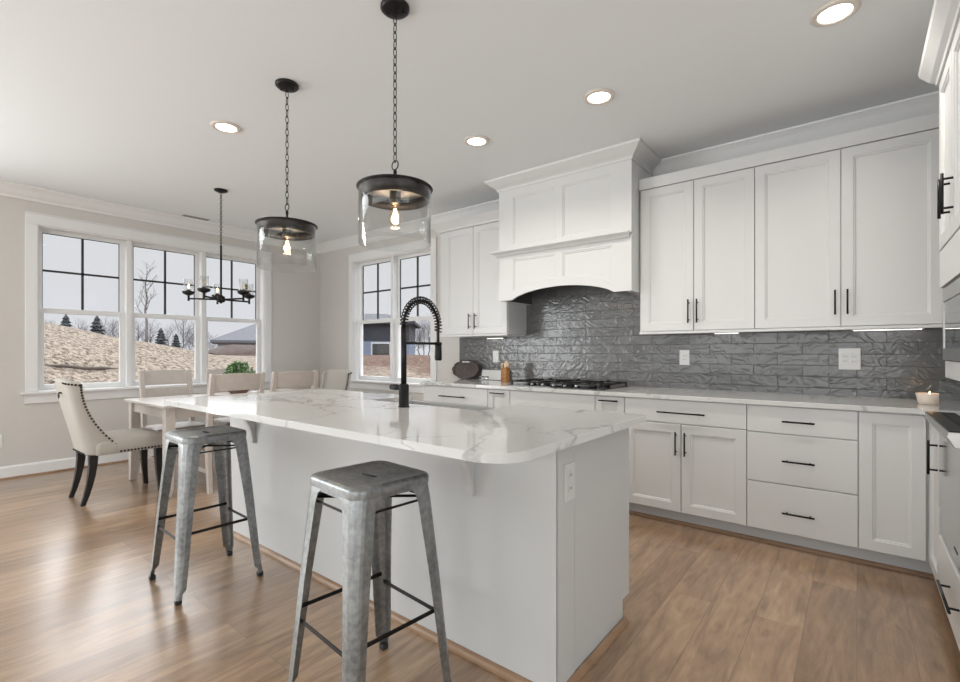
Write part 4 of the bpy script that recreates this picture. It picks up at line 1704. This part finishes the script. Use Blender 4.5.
# ------------------------------------------------------------------ chandelier
cx, cy, cz = -4.893, 2.084, 1.715
ch = thing('chandelier', 'small dark bronze five-arm chandelier over the dining table', 'chandelier', (cx, cy, ZC))
G().lathe([(0.001, -0.001), (0.062, -0.001), (0.060, -0.012), (0.040, -0.022), (0.010, -0.030), (0.001, -0.030)], (cx, cy, ZC), 28).build('canopy', M['bronze'], ch)
g = G()
chain(g, cx, cy, 2.24, ZC - 0.030, 0.034, 0.009, 0.0028)
g.build('chain', M['bronze'], ch)
G().tube([(cx, cy, cz), (cx, cy, 2.245)], 0.0095, 10).build('stem', M['bronze'], ch)
G().lathe([(0.001, -0.040), (0.010, -0.038), (0.012, -0.030), (0.034, -0.024), (0.038, 0.0), (0.034, 0.030), (0.014, 0.034), (0.001, 0.034)], (cx, cy, cz), 24).build('hub', M['bronze'], ch)
for k in range(5):
    a_ = R(19.5 + 72 * k)
    ex, ey = cx + 0.28 * math.cos(a_), cy + 0.28 * math.sin(a_)
    am = G().tube([(cx, cy, cz), (ex, ey, cz), ], 0.0085, 8).tube([(ex, ey, cz - 0.022), (ex, ey, cz + 0.04)], 0.010, 10).build('arm', M['bronze'], ch)
    G().lathe([(0.014, 0.030), (0.048, 0.046), (0.056, 0.066), (0.050, 0.070), (0.024, 0.060), (0.018, 0.085), (0.001, 0.088)], (ex, ey, cz), 20).build('cup', M['bronze'], am)
    G().lathe([(0.040, 0.062), (0.040, 0.185), (0.0375, 0.185), (0.0375, 0.062)], (ex, ey, cz), 28, closed=True).build('glass_shade', M['shade_glass'], am)
    bb = G().lathe([(0.010, 0.078), (0.011, 0.10), (0.018, 0.125), (0.012, 0.152), (0.001, 0.168)], (ex, ey, cz), 14).build('bulb', M['bulb_glass'], am)
    if k in (2, 3):
        G().tube([(ex, ey, cz + 0.10), (ex, ey, cz + 0.14)], 0.004, 6).build('filament', M['filament'], am)

# ================================================================== bar stools
def make_stool(label, loc, rz, group):
    r = thing('bar_stool', label, 'bar stool', loc, rz, group)
    Ht = 0.780
    S = 0.155
    rc_ = 0.045

    def rr(s, z, rad=rc_, n=6):
        pts = []
        for (qx, qy, a0) in ((1, 1, 0), (-1, 1, PI / 2), (-1, -1, PI), (1, -1, 1.5 * PI)):
            for i in range(n + 1):
                a_ = a0 + PI / 2 * i / n
                pts.append((qx * (s - rad) + rad * math.cos(a_), qy * (s - rad) + rad * math.sin(a_), z))
        return pts
    # seat pressed from sheet: rolled rim, slightly dished
    g = G()
    rings = [rr(S + 0.001, Ht - 0.034), rr(S + 0.002, Ht - 0.012), rr(S, Ht - 0.004), rr(S - 0.006, Ht), rr(S - 0.020, Ht - 0.0005, 0.036), rr(S - 0.030, Ht - 0.003, 0.030),
             rr(S - 0.060, Ht - 0.005, 0.02), rr(0.060, Ht - 0.006, 0.012)]
    g.loft(rings, caps=False)
    inn = [(p[0], p[1], p[2]) for p in rr(S - 0.002, Ht - 0.034)]
    g.loft([rings[0], inn, rr(S - 0.003, Ht - 0.012), rr(S - 0.010, Ht - 0.006), rr(0.060, Ht - 0.010, 0.012)], caps=False)
    # inner plate with an oblong hand hole
    hole = [(0.040 * math.copysign(abs(math.cos(2 * PI * i / 28)) ** 0.7, math.cos(2 * PI * i / 28)), 0.0150 * math.copysign(abs(math.sin(2 * PI * i / 28)) ** 0.7, math.sin(2 * PI * i / 28)), Ht - 0.006) for i in range(28)]
    sq = []
    base = rr(0.060, Ht - 0.006, 0.012)
    g.loft([base, [(hole[i][0], hole[i][1], Ht - 0.006) for i in range(28)]], caps=False)
    g.loft([[(p[0], p[1], Ht - 0.006) for p in hole], [(p[0], p[1], Ht - 0.012) for p in hole]], caps=False)
    g.build('seat', M['galv'], r, world=False)
    G().box(-0.055, 0.055, -0.03, 0.03, Ht - 0.030, Ht - 0.026).build('seat_underside', M['socket_dark'], r, world=False)
    # legs: folded sheet, wide at the top, narrow at the foot
    for (qx, qy) in ((1, 1), (-1, 1), (-1, -1), (1, -1)):
        g = G()
        rings = []
        for (z, c, wd, rad) in ((Ht - 0.030, S - 0.003, 0.108, 0.040), (Ht - 0.050, S + 0.000, 0.082, 0.040), (Ht - 0.085, S + 0.003, 0.072, 0.036), (0.45, S + 0.022, 0.058, 0.030), (0.20, S + 0.040, 0.049, 0.026), (0.060, S + 0.050, 0.043, 0.022), (0.045, S + 0.051, 0.028, 0.014), (0.018, S + 0.053, 0.026, 0.013)):
            prof = [(c - wd, c)]
            for i in range(6):
                a_ = PI / 2 - PI / 2 * i / 5
                prof.append((c - rad + rad * math.cos(a_), c - rad + rad * math.sin(a_)))
            prof.append((c, c - wd))
            t_ = 0.0035
            inner = [(c - t_, c - wd)]
            for i in range(6):
                a_ = PI / 2 * i / 5
                inner.append((c - rad + (rad - t_) * math.cos(a_), c - rad + (rad - t_) * math.sin(a_)))
            inner.append((c - wd, c - t_))
            rings.append([(qx * p, qy * q, z) for p, q in prof + inner])
        g.loft(rings, smooth=False)
        lg = g.build('leg', M['galv'], r, world=False, bevel=0.0008, seg=1)
        fr = G()
        c = S + 0.054
        fr.box(qx * (c - 0.028), qx * (c - 0.001), qy * (c - 0.028), qy * (c - 0.001), 0, 0.022)
        fr.build('rubber_foot', M['rubber'], lg, world=False, bevel=0.003)
    # skirt gussets between legs
    for k in range(4):
        g = G()
        g.prism([(-S + 0.03, Ht - 0.033), (S - 0.03, Ht - 0.033), (S - 0.03, Ht - 0.062), (0.075, Ht - 0.044), (-0.075, Ht - 0.044), (-S + 0.03, Ht - 0.062)], S - 0.006, S - 0.003, lambda p, q, a: (p, -a, q))
        g.xf(Matrix.Rotation(k * PI / 2, 4, 'Z'))
        g.build('skirt', M['galv'], r, world=False)
    # black braces
    for sx_ in (-1, 1):
        c = S - 0.016
        g = G().tube([(-c, -c * sx_, Ht - 0.080), (c, c * sx_, Ht - 0.080)], 0.005, 6)
        g.build('cross_brace', M['black'], r, world=False)
    for k in range(4):
        z = 0.285 if k % 2 == 0 else 0.315
        c = S + 0.030
        g = G()
        g.box(-c + 0.012, c - 0.012, -c + 0.004, -c + 0.009, z - 0.007, z + 0.007)
        g.xf(Matrix.Rotation(k * PI / 2, 4, 'Z'))
        g.build('footrest_bar', M['black'], r, world=False, bevel=0.001, seg=1)
        g = G()
        c2 = S - 0.002
        g.box(-c2 + 0.02, c2 - 0.02, -c2 + 0.006, -c2 + 0.010, Ht - 0.088, Ht - 0.081)
        g.xf(Matrix.Rotation(k * PI / 2, 4, 'Z'))
        g.build('upper_bar', M['black'], r, world=False)
    return r


st1 = make_stool('nearer galvanised metal bar stool at the island, cropped at the bottom edge', (-1.325, 1.058, 0), R(-5), 'galvanised stools at the island')
st2 = dup(st1, (-2.718, 1.084, 0), R(-2), 'farther galvanised metal bar stool at the island, nearest the dining table')

# ================================================================== dining set
# table
TBX0, TBX1, TBY0, TBY1, TBZ = -5.40, -4.40, 1.43, 3.05, 0.76
tb = thing('dining_table', 'whitewashed wood dining table with square legs by the windows', 'dining table', ((TBX0 + TBX1) / 2, (TBY0 + TBY1) / 2, 0))
G().box(TBX0, TBX1, TBY0, TBY1, TBZ - 0.024, TBZ).build('tabletop', M['tablewood'], tb, bevel=0.004)
g = G()
i_ = 0.05
g.box(TBX0 + i_, TBX1 - i_, TBY0 + i_, TBY0 + i_ + 0.02, TBZ - 0.115, TBZ - 0.024).box(TBX0 + i_, TBX1 - i_, TBY1 - i_ - 0.02, TBY1 - i_, TBZ - 0.115, TBZ - 0.024)
g.box(TBX0 + i_, TBX0 + i_ + 0.02, TBY0 + i_ + 0.02, TBY1 - i_ - 0.02, TBZ - 0.115, TBZ - 0.024).box(TBX1 - i_ - 0.02, TBX1 - i_, TBY0 + i_ + 0.02, TBY1 - i_ - 0.02, TBZ - 0.115, TBZ - 0.024)
g.build('apron', M['greywood'], tb)
for (lx, ly, sx_, sy_) in ((TBX0 + 0.035, TBY0 + 0.025, 1, 1), (TBX1 - 0.035, TBY0 + 0.025, -1, 1), (TBX0 + 0.035, TBY1 - 0.025, 1, -1), (TBX1 - 0.035, TBY1 - 0.025, -1, -1)):
    g = G()
    rings = []
    for (z, w_) in ((TBZ - 0.024, 0.075), (TBZ - 0.12, 0.075), (0.30, 0.073), (0.06, 0.060), (0.0, 0.045)):
        rings.append([(lx, ly, z), (lx + sx_ * w_, ly, z), (lx + sx_ * w_, ly + sy_ * w_, z), (lx, ly + sy_ * w_, z)])
    g.loft(rings, smooth=False)
    g.build('leg', M['greywood'], tb, bevel=0.004)


# ladder-back chair; local: seat front toward +y, back at y=0
def make_chair(label, loc, rz, group):
    r = thing('dining_chair', label, 'dining chair', loc, rz, group)
    W_, D_, SH_ = 0.235, 0.42, 0.46
    for sx_ in (-1, 1):
        g = G()
        rings = []
        for (z, y, a, b) in ((0, -0.035, 0.018, 0.022), (0.25, -0.008, 0.020, 0.024), (0.46, 0.0, 0.021, 0.027), (0.72, -0.030, 0.021, 0.025), (1.015, -0.085, 0.019, 0.020)):
            xc = sx_ * (W_ - 0.020)
            rings.append([(xc - a, y - b, z), (xc + a, y - b, z), (xc + a, y + b, z), (xc - a, y + b, z)])
        g.loft(rings, smooth=False)
        g.build('rear_leg', M['greywood'], r, world=False, bevel=0.004)
        g = G()
        rings = []
        for (z, a) in ((0, 0.015), (0.44, 0.021)):
            xc, y = sx_ * (W_ - 0.022), D_ - 0.025
            rings.append([(xc - a, y - a, z), (xc + a, y - a, z), (xc + a, y + a, z), (xc - a, y + a, z)])
        g.loft(rings, smooth=False)
        g.build('front_leg', M['greywood'], r, world=False, bevel=0.003)

    def rail(name, z0, z1, bow):
        g = G()
        n = 8
        for zq in ():
            pass
        rings = []
        for i in range(n + 1):
            t_ = i / n * 2 - 1
            x = t_ * (W_ - 0.035)

            def yy(z):
                return (-0.030 + (z - 0.72) / 0.295 * -0.055) - bow * (1 - t_ * t_)
            cr = 0.010 * (1 - t_ * t_) if z1 > 0.95 else 0
            rings.append([(x, yy(z0) - 0.009, z0), (x, yy(z0) + 0.009, z0), (x, yy(z1) + 0.009, z1 + cr), (x, yy(z1) - 0.009, z1 + cr)])
        g.loft(rings, smooth=False)
        g.build(name, M['greywood'], r, world=False, bevel=0.003)
    rail('top_rail', 0.865, 1.005, 0.025)
    rail('back_slat', 0.700, 0.835, 0.025)
    g = G()
    g.prism([(-W_ + 0.02, 0.01), (W_ - 0.02, 0.01), (W_, D_), (-W_, D_)], SH_ - 0.022, SH_ + 0.012, lambda p, q, a: (p, q, a))
    g.build('seat', M['greywood'], r, world=False, bevel=0.008, seg=3)
    g = G()
    g.box(-W_ + 0.04, W_ - 0.04, D_ - 0.045, D_ - 0.025, SH_ - 0.08, SH_ - 0.022).box(-W_ + 0.04, W_ - 0.04, 0.0, 0.02, SH_ - 0.08, SH_ - 0.022)
    g.box(-W_ + 0.012, -W_ + 0.030, 0.02, D_ - 0.03, SH_ - 0.08, SH_ - 0.022).box(W_ - 0.030, W_ - 0.012, 0.02, D_ - 0.03, SH_ - 0.08, SH_ - 0.022)
    g.build('seat_frame', M['greywood'], r, world=False)
    g = G()
    for sx_ in (-1, 1):
        g.box(sx_ * (W_ - 0.028), sx_ * (W_ - 0.014), 0.0, D_ - 0.03, 0.16, 0.19)
    g.build('stretcher', M['greywood'], r, world=False)
    return r


GC = 'whitewashed ladder-back dining chairs'
c1 = make_chair('whitewashed ladder-back chair on window side of table, in front of the middle window', (-5.53, 1.845, 0), R(-90), GC)
c2 = dup(c1, (-4.33, 1.955, 0), R(90), 'whitewashed ladder-back chair on island side of table, in front of the green plant')
c3 = dup(c1, (-4.33, 2.50, 0), R(90), 'whitewashed ladder-back chair on island side of table, farther from the camera')
c4 = dup(c1, (-5.53, 2.47, 0), R(-90), 'whitewashed ladder-back chair on window side of table, mostly hidden behind the plant')


# upholstered host chair; local: front toward +y, back bottom at y=0
def make_host(label, loc, rz, group):
    r = thing('upholstered_chair', label, 'dining chair', loc, rz, group)
    NW, NZ = 28, 12
    z0, z1 = 0.385, 0.985
    rings = []
    outer_edge = {}

    def ring_at(t_):
        z = z0 + (z1 - z0) * t_
        yb_ = 0.035 - 0.130 * t_
        if t_ < 0.12:
            yf = 0.235
        else:
            q = (t_ - 0.12) / 0.88
            yf = 0.008 + 0.227 * ((1 - q) ** 2.2)
        hw = 0.240 + 0.015 * t_
        pts = []
        for i in range(NW + 1):
            s_ = i / NW * 2 - 1
            # path: right wing front -> around back -> left wing front
            rad = min(0.11, (yf - yb_) * 0.85)
            L1 = (yf - yb_ - rad)
            La = rad * PI / 2
            L2 = 2 * (hw - rad)
            tot = 2 * L1 + 2 * La + L2
            d = (s_ + 1) / 2 * tot
            if d < L1:
                p = (hw, yf - d)
            elif d < L1 + La:
                a_ = (d - L1) / rad
                p = (hw - rad + rad * math.cos(a_), yb_ + rad - rad * math.sin(a_))
            elif d < L1 + La + L2:
                p = (hw - rad - (d - L1 - La), yb_)
            elif d < L1 + 2 * La + L2:
                a_ = (d - L1 - La - L2) / rad
                p = (-hw + rad - rad * math.sin(a_), yb_ + rad - rad * math.cos(a_))
            else:
                p = (-hw, yb_ + rad + (d - L1 - 2 * La - L2))
            pts.append((p[0], p[1], z - (0.030 * t_ ** 6) * (abs(s_) ** 3)))
        return pts
    for j in range(NZ + 1):
        rings.append(ring_at(j / NZ))
    g = G().loft(rings, closed_ring=False, caps=False)
    sh = g.build('backrest', M['fabric'], r, world=False)
    sl = sh.modifiers.new('thickness', 'SOLIDIFY')
    sl.thickness = 0.045
    sl.offset = -1.0
    sl.use_even_offset = True
    bv = sh.modifiers.new('round', 'BEVEL')
    bv.width = 0.014
    bv.segments = 3
    bv.limit_method = 'ANGLE'
    bv.angle_limit = R(50)
    # seat cushion with crowned top
    g = G()
    ry = [(-0.20, 0.05), (0.20, 0.05), (0.255, 0.28), (0.255, 0.535), (-0.255, 0.535), (-0.255, 0.28)]

    def rect_ring(z, ins):
        out = []
        hw, ya_, yb_ = 0.250 - ins, 0.09 + ins, 0.575 - ins
        for (qx, qy, cx_, cy_, a0) in ((1, 1, hw, yb_, 0), (-1, 1, -hw, yb_, PI / 2), (-1, -1, -hw, ya_, PI), (1, -1, hw, ya_, 1.5 * PI)):
            rad = 0.03
            for i in range(4):
                a_ = a0 + PI / 2 * i / 3
                out.append((cx_ - qx * rad + rad * math.cos(a_), cy_ - qy * rad + rad * math.sin(a_), z))
        return out
    g.loft([rect_ring(0.385, 0.004), rect_ring(0.392, 0.0), rect_ring(0.470, 0.0), rect_ring(0.492, 0.008), rect_ring(0.507, 0.030), rect_ring(0.520, 0.10), rect_ring(0.523, 0.19)])
    g.build('seat_cushion', M['fabric'], r, world=False)
    # nailheads: one run per wing edge with its side seam, one run along the front and back seams
    def nail(g, p):
        g.sphere(p, 0.0085, 6, 4)
    for sx_ in (-1, 1):
        g = G()
        for k in range(24):
            t_ = 0.05 + 0.93 * k / 23
            pts = ring_at(t_)
            p = pts[0] if sx_ > 0 else pts[-1]
            nail(g, (p[0] + sx_ * 0.002, p[1] - 0.014, p[2]))
        top = ring_at(0.965)
        top = top if sx_ > 0 else top[::-1]
        for k in range(1, 9):
            nail(g, (top[k][0] + sx_ * 0.002, top[k][1], top[k][2]))
        for k in range(19):
            y = 0.13 + 0.43 * k / 18
            nail(g, (sx_ * 0.252 if y > 0.235 else sx_ * 0.243, y, 0.400))
        g.build('nailhead_trim', M['nail'], r, world=False)
    g = G()
    for k in range(18):
        nail(g, (-0.22 + 0.44 * k / 17, 0.576, 0.400))
    g.build('nailhead_trim', M['nail'], r, world=False)
    g = G()
    for k in range(12):
        nail(g, (-0.15 + 0.30 * k / 11, 0.031, 0.400))
    g.build('nailhead_trim', M['nail'], r, world=False)
    for (lx, ly, dy) in ((-0.18, 0.085, -0.065), (0.18, 0.085, -0.065), (-0.185, 0.53, 0.020), (0.185, 0.53, 0.020)):
        rg = []
        for k in range(6):
            t_ = k / 5
            z = 0.387 * (1 - t_)
            a = 0.029 * (1 - t_) + 0.016 * t_
            y = ly + dy * t_ * t_
            rg.append([(lx - a, y - a, z), (lx + a, y - a, z), (lx + a, y + a, z), (lx - a, y + a, z)])
        G().loft(rg, smooth=False).build('leg', M['blackwood'], r, world=False, bevel=0.003)
    g = G()
    g.tube([(0.014 * math.cos(2 * PI * k / 14), -0.090, 0.855 + 0.017 * math.sin(2 * PI * k / 14)) for k in range(14)], 0.004, 6, closed=True)
    g.lathe([(0.001, 0), (0.013, 0.001), (0.013, 0.010), (0.001, 0.014)], (0, -0.082, 0.872), 12)
    g.build('pull_ring', M['nail'], r, world=False)
    return r


h1 = make_host('beige upholstered wingback chair with nailhead trim at the near end of the table', (-4.91, 0.965, 0), R(0), 'upholstered host chairs')
h2 = dup(h1, (-4.86, 3.36, 0), R(180), 'beige upholstered wingback chair at the far table end, by the room corner')

# potted plant on the table
pl = thing('potted_plant', 'bushy green leafy plant in a dark bowl on the dining table', 'plant', (-4.93, 2.27, TBZ))
G().lathe([(0.001, 0.0), (0.06, 0.0), (0.065, 0.01), (0.10, 0.05), (0.125, 0.115), (0.118, 0.115), (0.095, 0.055), (0.001, 0.045)], (-4.93, 2.27, TBZ), 28).build('bowl', M['bowl'], pl)
rnd = random.Random(11)
for nm, mt, cnt in (('foliage', M['leaf'], 420), ('pale_leaves', M['leaf_pale'], 90)):
    g = G()
    for i in range(cnt):
        a_ = rnd.uniform(0, 2 * PI)
        el = rnd.uniform(0.05, PI / 2)
        rad = 0.155 * rnd.uniform(0.35, 1.0) ** 0.5
        c_ = Vector((-4.93 + rad * math.cos(a_) * math.cos(el), 2.27 + rad * math.sin(a_) * math.cos(el), TBZ + 0.12 + 0.205 * rad / 0.155 * math.sin(el)))
        d = Vector((math.cos(a_) + rnd.uniform(-.6, .6), math.sin(a_) + rnd.uniform(-.6, .6), rnd.uniform(-0.1, 1.1))).normalized()
        s_ = d.cross(Vector((rnd.uniform(-1, 1), rnd.uniform(-1, 1), 1))).normalized()
        nn = d.cross(s_)
        l = rnd.uniform(0.028, 0.05)
        w_ = l * 0.30
        g.add([c_, c_ + d * l * 0.4 + s_ * w_ + nn * 0.004, c_ + d * l, c_ + d * l * 0.4 - s_ * w_ + nn * 0.004, c_ + d * l * 0.45 - nn * 0.003],
              [(0, 1, 4), (1, 2, 4), (2, 3, 4), (3, 0, 4)])
    g.build(nm, mt, pl)

# ================================================================== things on the wall counter
# dark scalloped oval tray leaning on the wall tile
tr = thing('oval_tray', 'dark wooden oval tray with scalloped rim leaning against the backsplash', 'tray', (-3.385, 3.97, CT))
n = 72
rim_o, rim_i, mid_ = [], [], []
for i in range(n):
    a_ = 2 * PI * i / n
    sc_ = 0.96 + 0.085 * abs(math.cos(5.0 * a_)) ** 0.7
    rim_o.append((0.185 * sc_ * math.cos(a_), 0.104 * sc_ * math.sin(a_)))
ring0 = [(x, -0.000, z) for x, z in rim_o]
ring1 = [(x * 1.0, -0.012, z * 1.0) for x, z in rim_o]
ring2 = [(x * 0.90, -0.013, z * 0.86) for x, z in rim_o]
ring3 = [(x * 0.86, -0.006, z * 0.82) for x, z in rim_o]
g = G().loft([[(x, 0.004, z) for x, z in rim_o], ring1, ring2, ring3, [(x * 0.05, -0.006, z * 0.05) for x, z in rim_o]], smooth=False)
mt_ = Matrix.Translation((-3.385, 4.020, CT + 0.106)) @ Matrix.Rotation(R(-16), 4, 'X')
g.xf(mt_)
g.build('dish', M['tray'], tr)
g = G().tube([(-0.05, -0.012, 0.078), (-0.04, -0.020, 0.080), (0.04, -0.020, 0.080), (0.05, -0.012, 0.078)], 0.008, 8)  # pale bar stands for the light showing through the handle cut-out
g.xf(mt_)
tag(g.build('handle', M['plate'], tr), 'pale bar for the light seen through the handle cut-out')
g = G().sphere((0, -0.010, 0), 0.008, 10, 6).xf(mt_)
g.build('centre_stud', M['steel_satin'], tr)

# marble board leaning behind, and two glass rings in front
mb = thing('marble_board', 'low white marble board leaning on the backsplash beside the oval tray', 'board', (-2.99, 4.03, CT))
g = G().box(-0.19, 0.15, -0.008, 0.008, 0.0, 0.105)
g.xf(Matrix.Translation((-2.99, 4.040, CT + 0.003)) @ Matrix.Rotation(R(-12), 4, 'X'))
g.build('slab', M['marble'], mb, bevel=0.003)
for k, (x, lab) in enumerate(((-3.065, 'left of two small glass jars on the counter beside the oval tray'), (-3.005, 'right of two small glass jars on the counter beside the oval tray'))):
    j = thing('glass_jar', lab, 'jar', (x, 3.90, CT), 0, 'small glass jars by the oval tray')
    G().lathe([(0.001, 0.0), (0.022, 0.0), (0.025, 0.006), (0.025, 0.036), (0.0225, 0.036), (0.0225, 0.008), (0.001, 0.006)], (x, 3.90, CT), 20).build('glass', M['shade_glass'], j)
    G().lathe([(0.001, 0.036), (0.026, 0.036), (0.026, 0.046), (0.001, 0.048)], (x, 3.90, CT), 20).build('lid', M['steel'], j)

# bamboo utensil holder with utensils
ux, uy = -2.735, 3.86
uh = thing('utensil_holder', 'warm brown wooden utensil holder on the counter left of the cooktop', 'utensil holder', (ux, uy, CT))
G().lathe([(0.001, 0), (0.044, 0), (0.046, 0.004), (0.046, 0.145), (0.040, 0.145), (0.040, 0.012), (0.001, 0.012)], (ux, uy, CT), 8, smooth=False).build('holder', M['bamboo'], uh)
M['pale_wood'] = plain('pale_utensil_wood', (0.66, 0.50, 0.34), 0.5)
for k, (dx, dy, h_, tw_, kind_) in enumerate(((-0.022, 0.0, 0.19, -0.10, 'spoon'), (0.0, 0.014, 0.205, 0.0, 'spatula'), (0.020, -0.006, 0.195, 0.12, 'spoon'), (0.005, -0.018, 0.185, 0.05, 'spatula'))):
    nm = 'wooden_spoon' if kind_ == 'spoon' else 'wooden_spatula'
    lab = ['pale wooden spoon at the left side of the utensil holder', 'pale wooden spatula at the back of the utensil holder', 'pale wooden spoon at the right side of the utensil holder',
           'pale wooden spatula at the front of the utensil holder'][k]
    g = G()
    b0 = Vector((ux + dx * 0.6, uy + dy, CT + 0.014))
    b1 = Vector((ux + dx + tw_ * 0.12, uy + dy, CT + h_ - 0.05))
    b2 = Vector((ux + dx + tw_ * 0.18, uy + dy, CT + h_))
    g.tube([b0, b1], 0.0045, 8)
    if kind_ == 'spoon':
        g.sphere(b1.lerp(b2, 0.5), 0.016, 10, 6, 1.6)
    else:
        m_ = b1.lerp(b2, 0.5)
        g.box(m_.x - 0.015, m_.x + 0.015, m_.y - 0.003, m_.y + 0.003, b1.z - 0.004, b2.z + 0.004)
    tag(g.build(nm, M['pale_wood']), lab, 'utensil', 'wooden utensils in the holder')

# candle by the oven tower
cdx, cdy = 0.325, 3.72
cd = thing('jar_candle', 'lit cream bowl candle on the counter in the corner by the oven tower', 'candle', (cdx, cdy, CT))
G().lathe([(0.001, 0), (0.045, 0), (0.050, 0.006), (0.062, 0.062), (0.058, 0.062), (0.052, 0.050), (0.001, 0.048)], (cdx, cdy, CT), 28).build('jar', M['candle'], cd)
G().lathe([(0.001, 0.0485), (0.052, 0.0505), (0.052, 0.053), (0.001, 0.051)], (cdx, cdy, CT), 24).build('wax', M['candle_top'], cd)
G().tube([(cdx, cdy, CT + 0.050), (cdx, cdy, CT + 0.062)], 0.0012, 5).build('wick', M['socket_dark'], cd)
G().lathe([(0.001, 0.060), (0.0035, 0.064), (0.0028, 0.069), (0.0005, 0.075)], (cdx, cdy, CT - 0.001), 10).build('flame', M['flame'], cd)
l = bpy.data.lights.new('candle_light', 'POINT')
l.energy = 0.15
l.color = (1.0, 0.6, 0.28)
l.shadow_soft_size = 0.01
lo = bpy.data.objects.new('lamp', l)
COL.objects.link(lo)
lo.parent = cd
lo.location = (0, 0, 0.10)
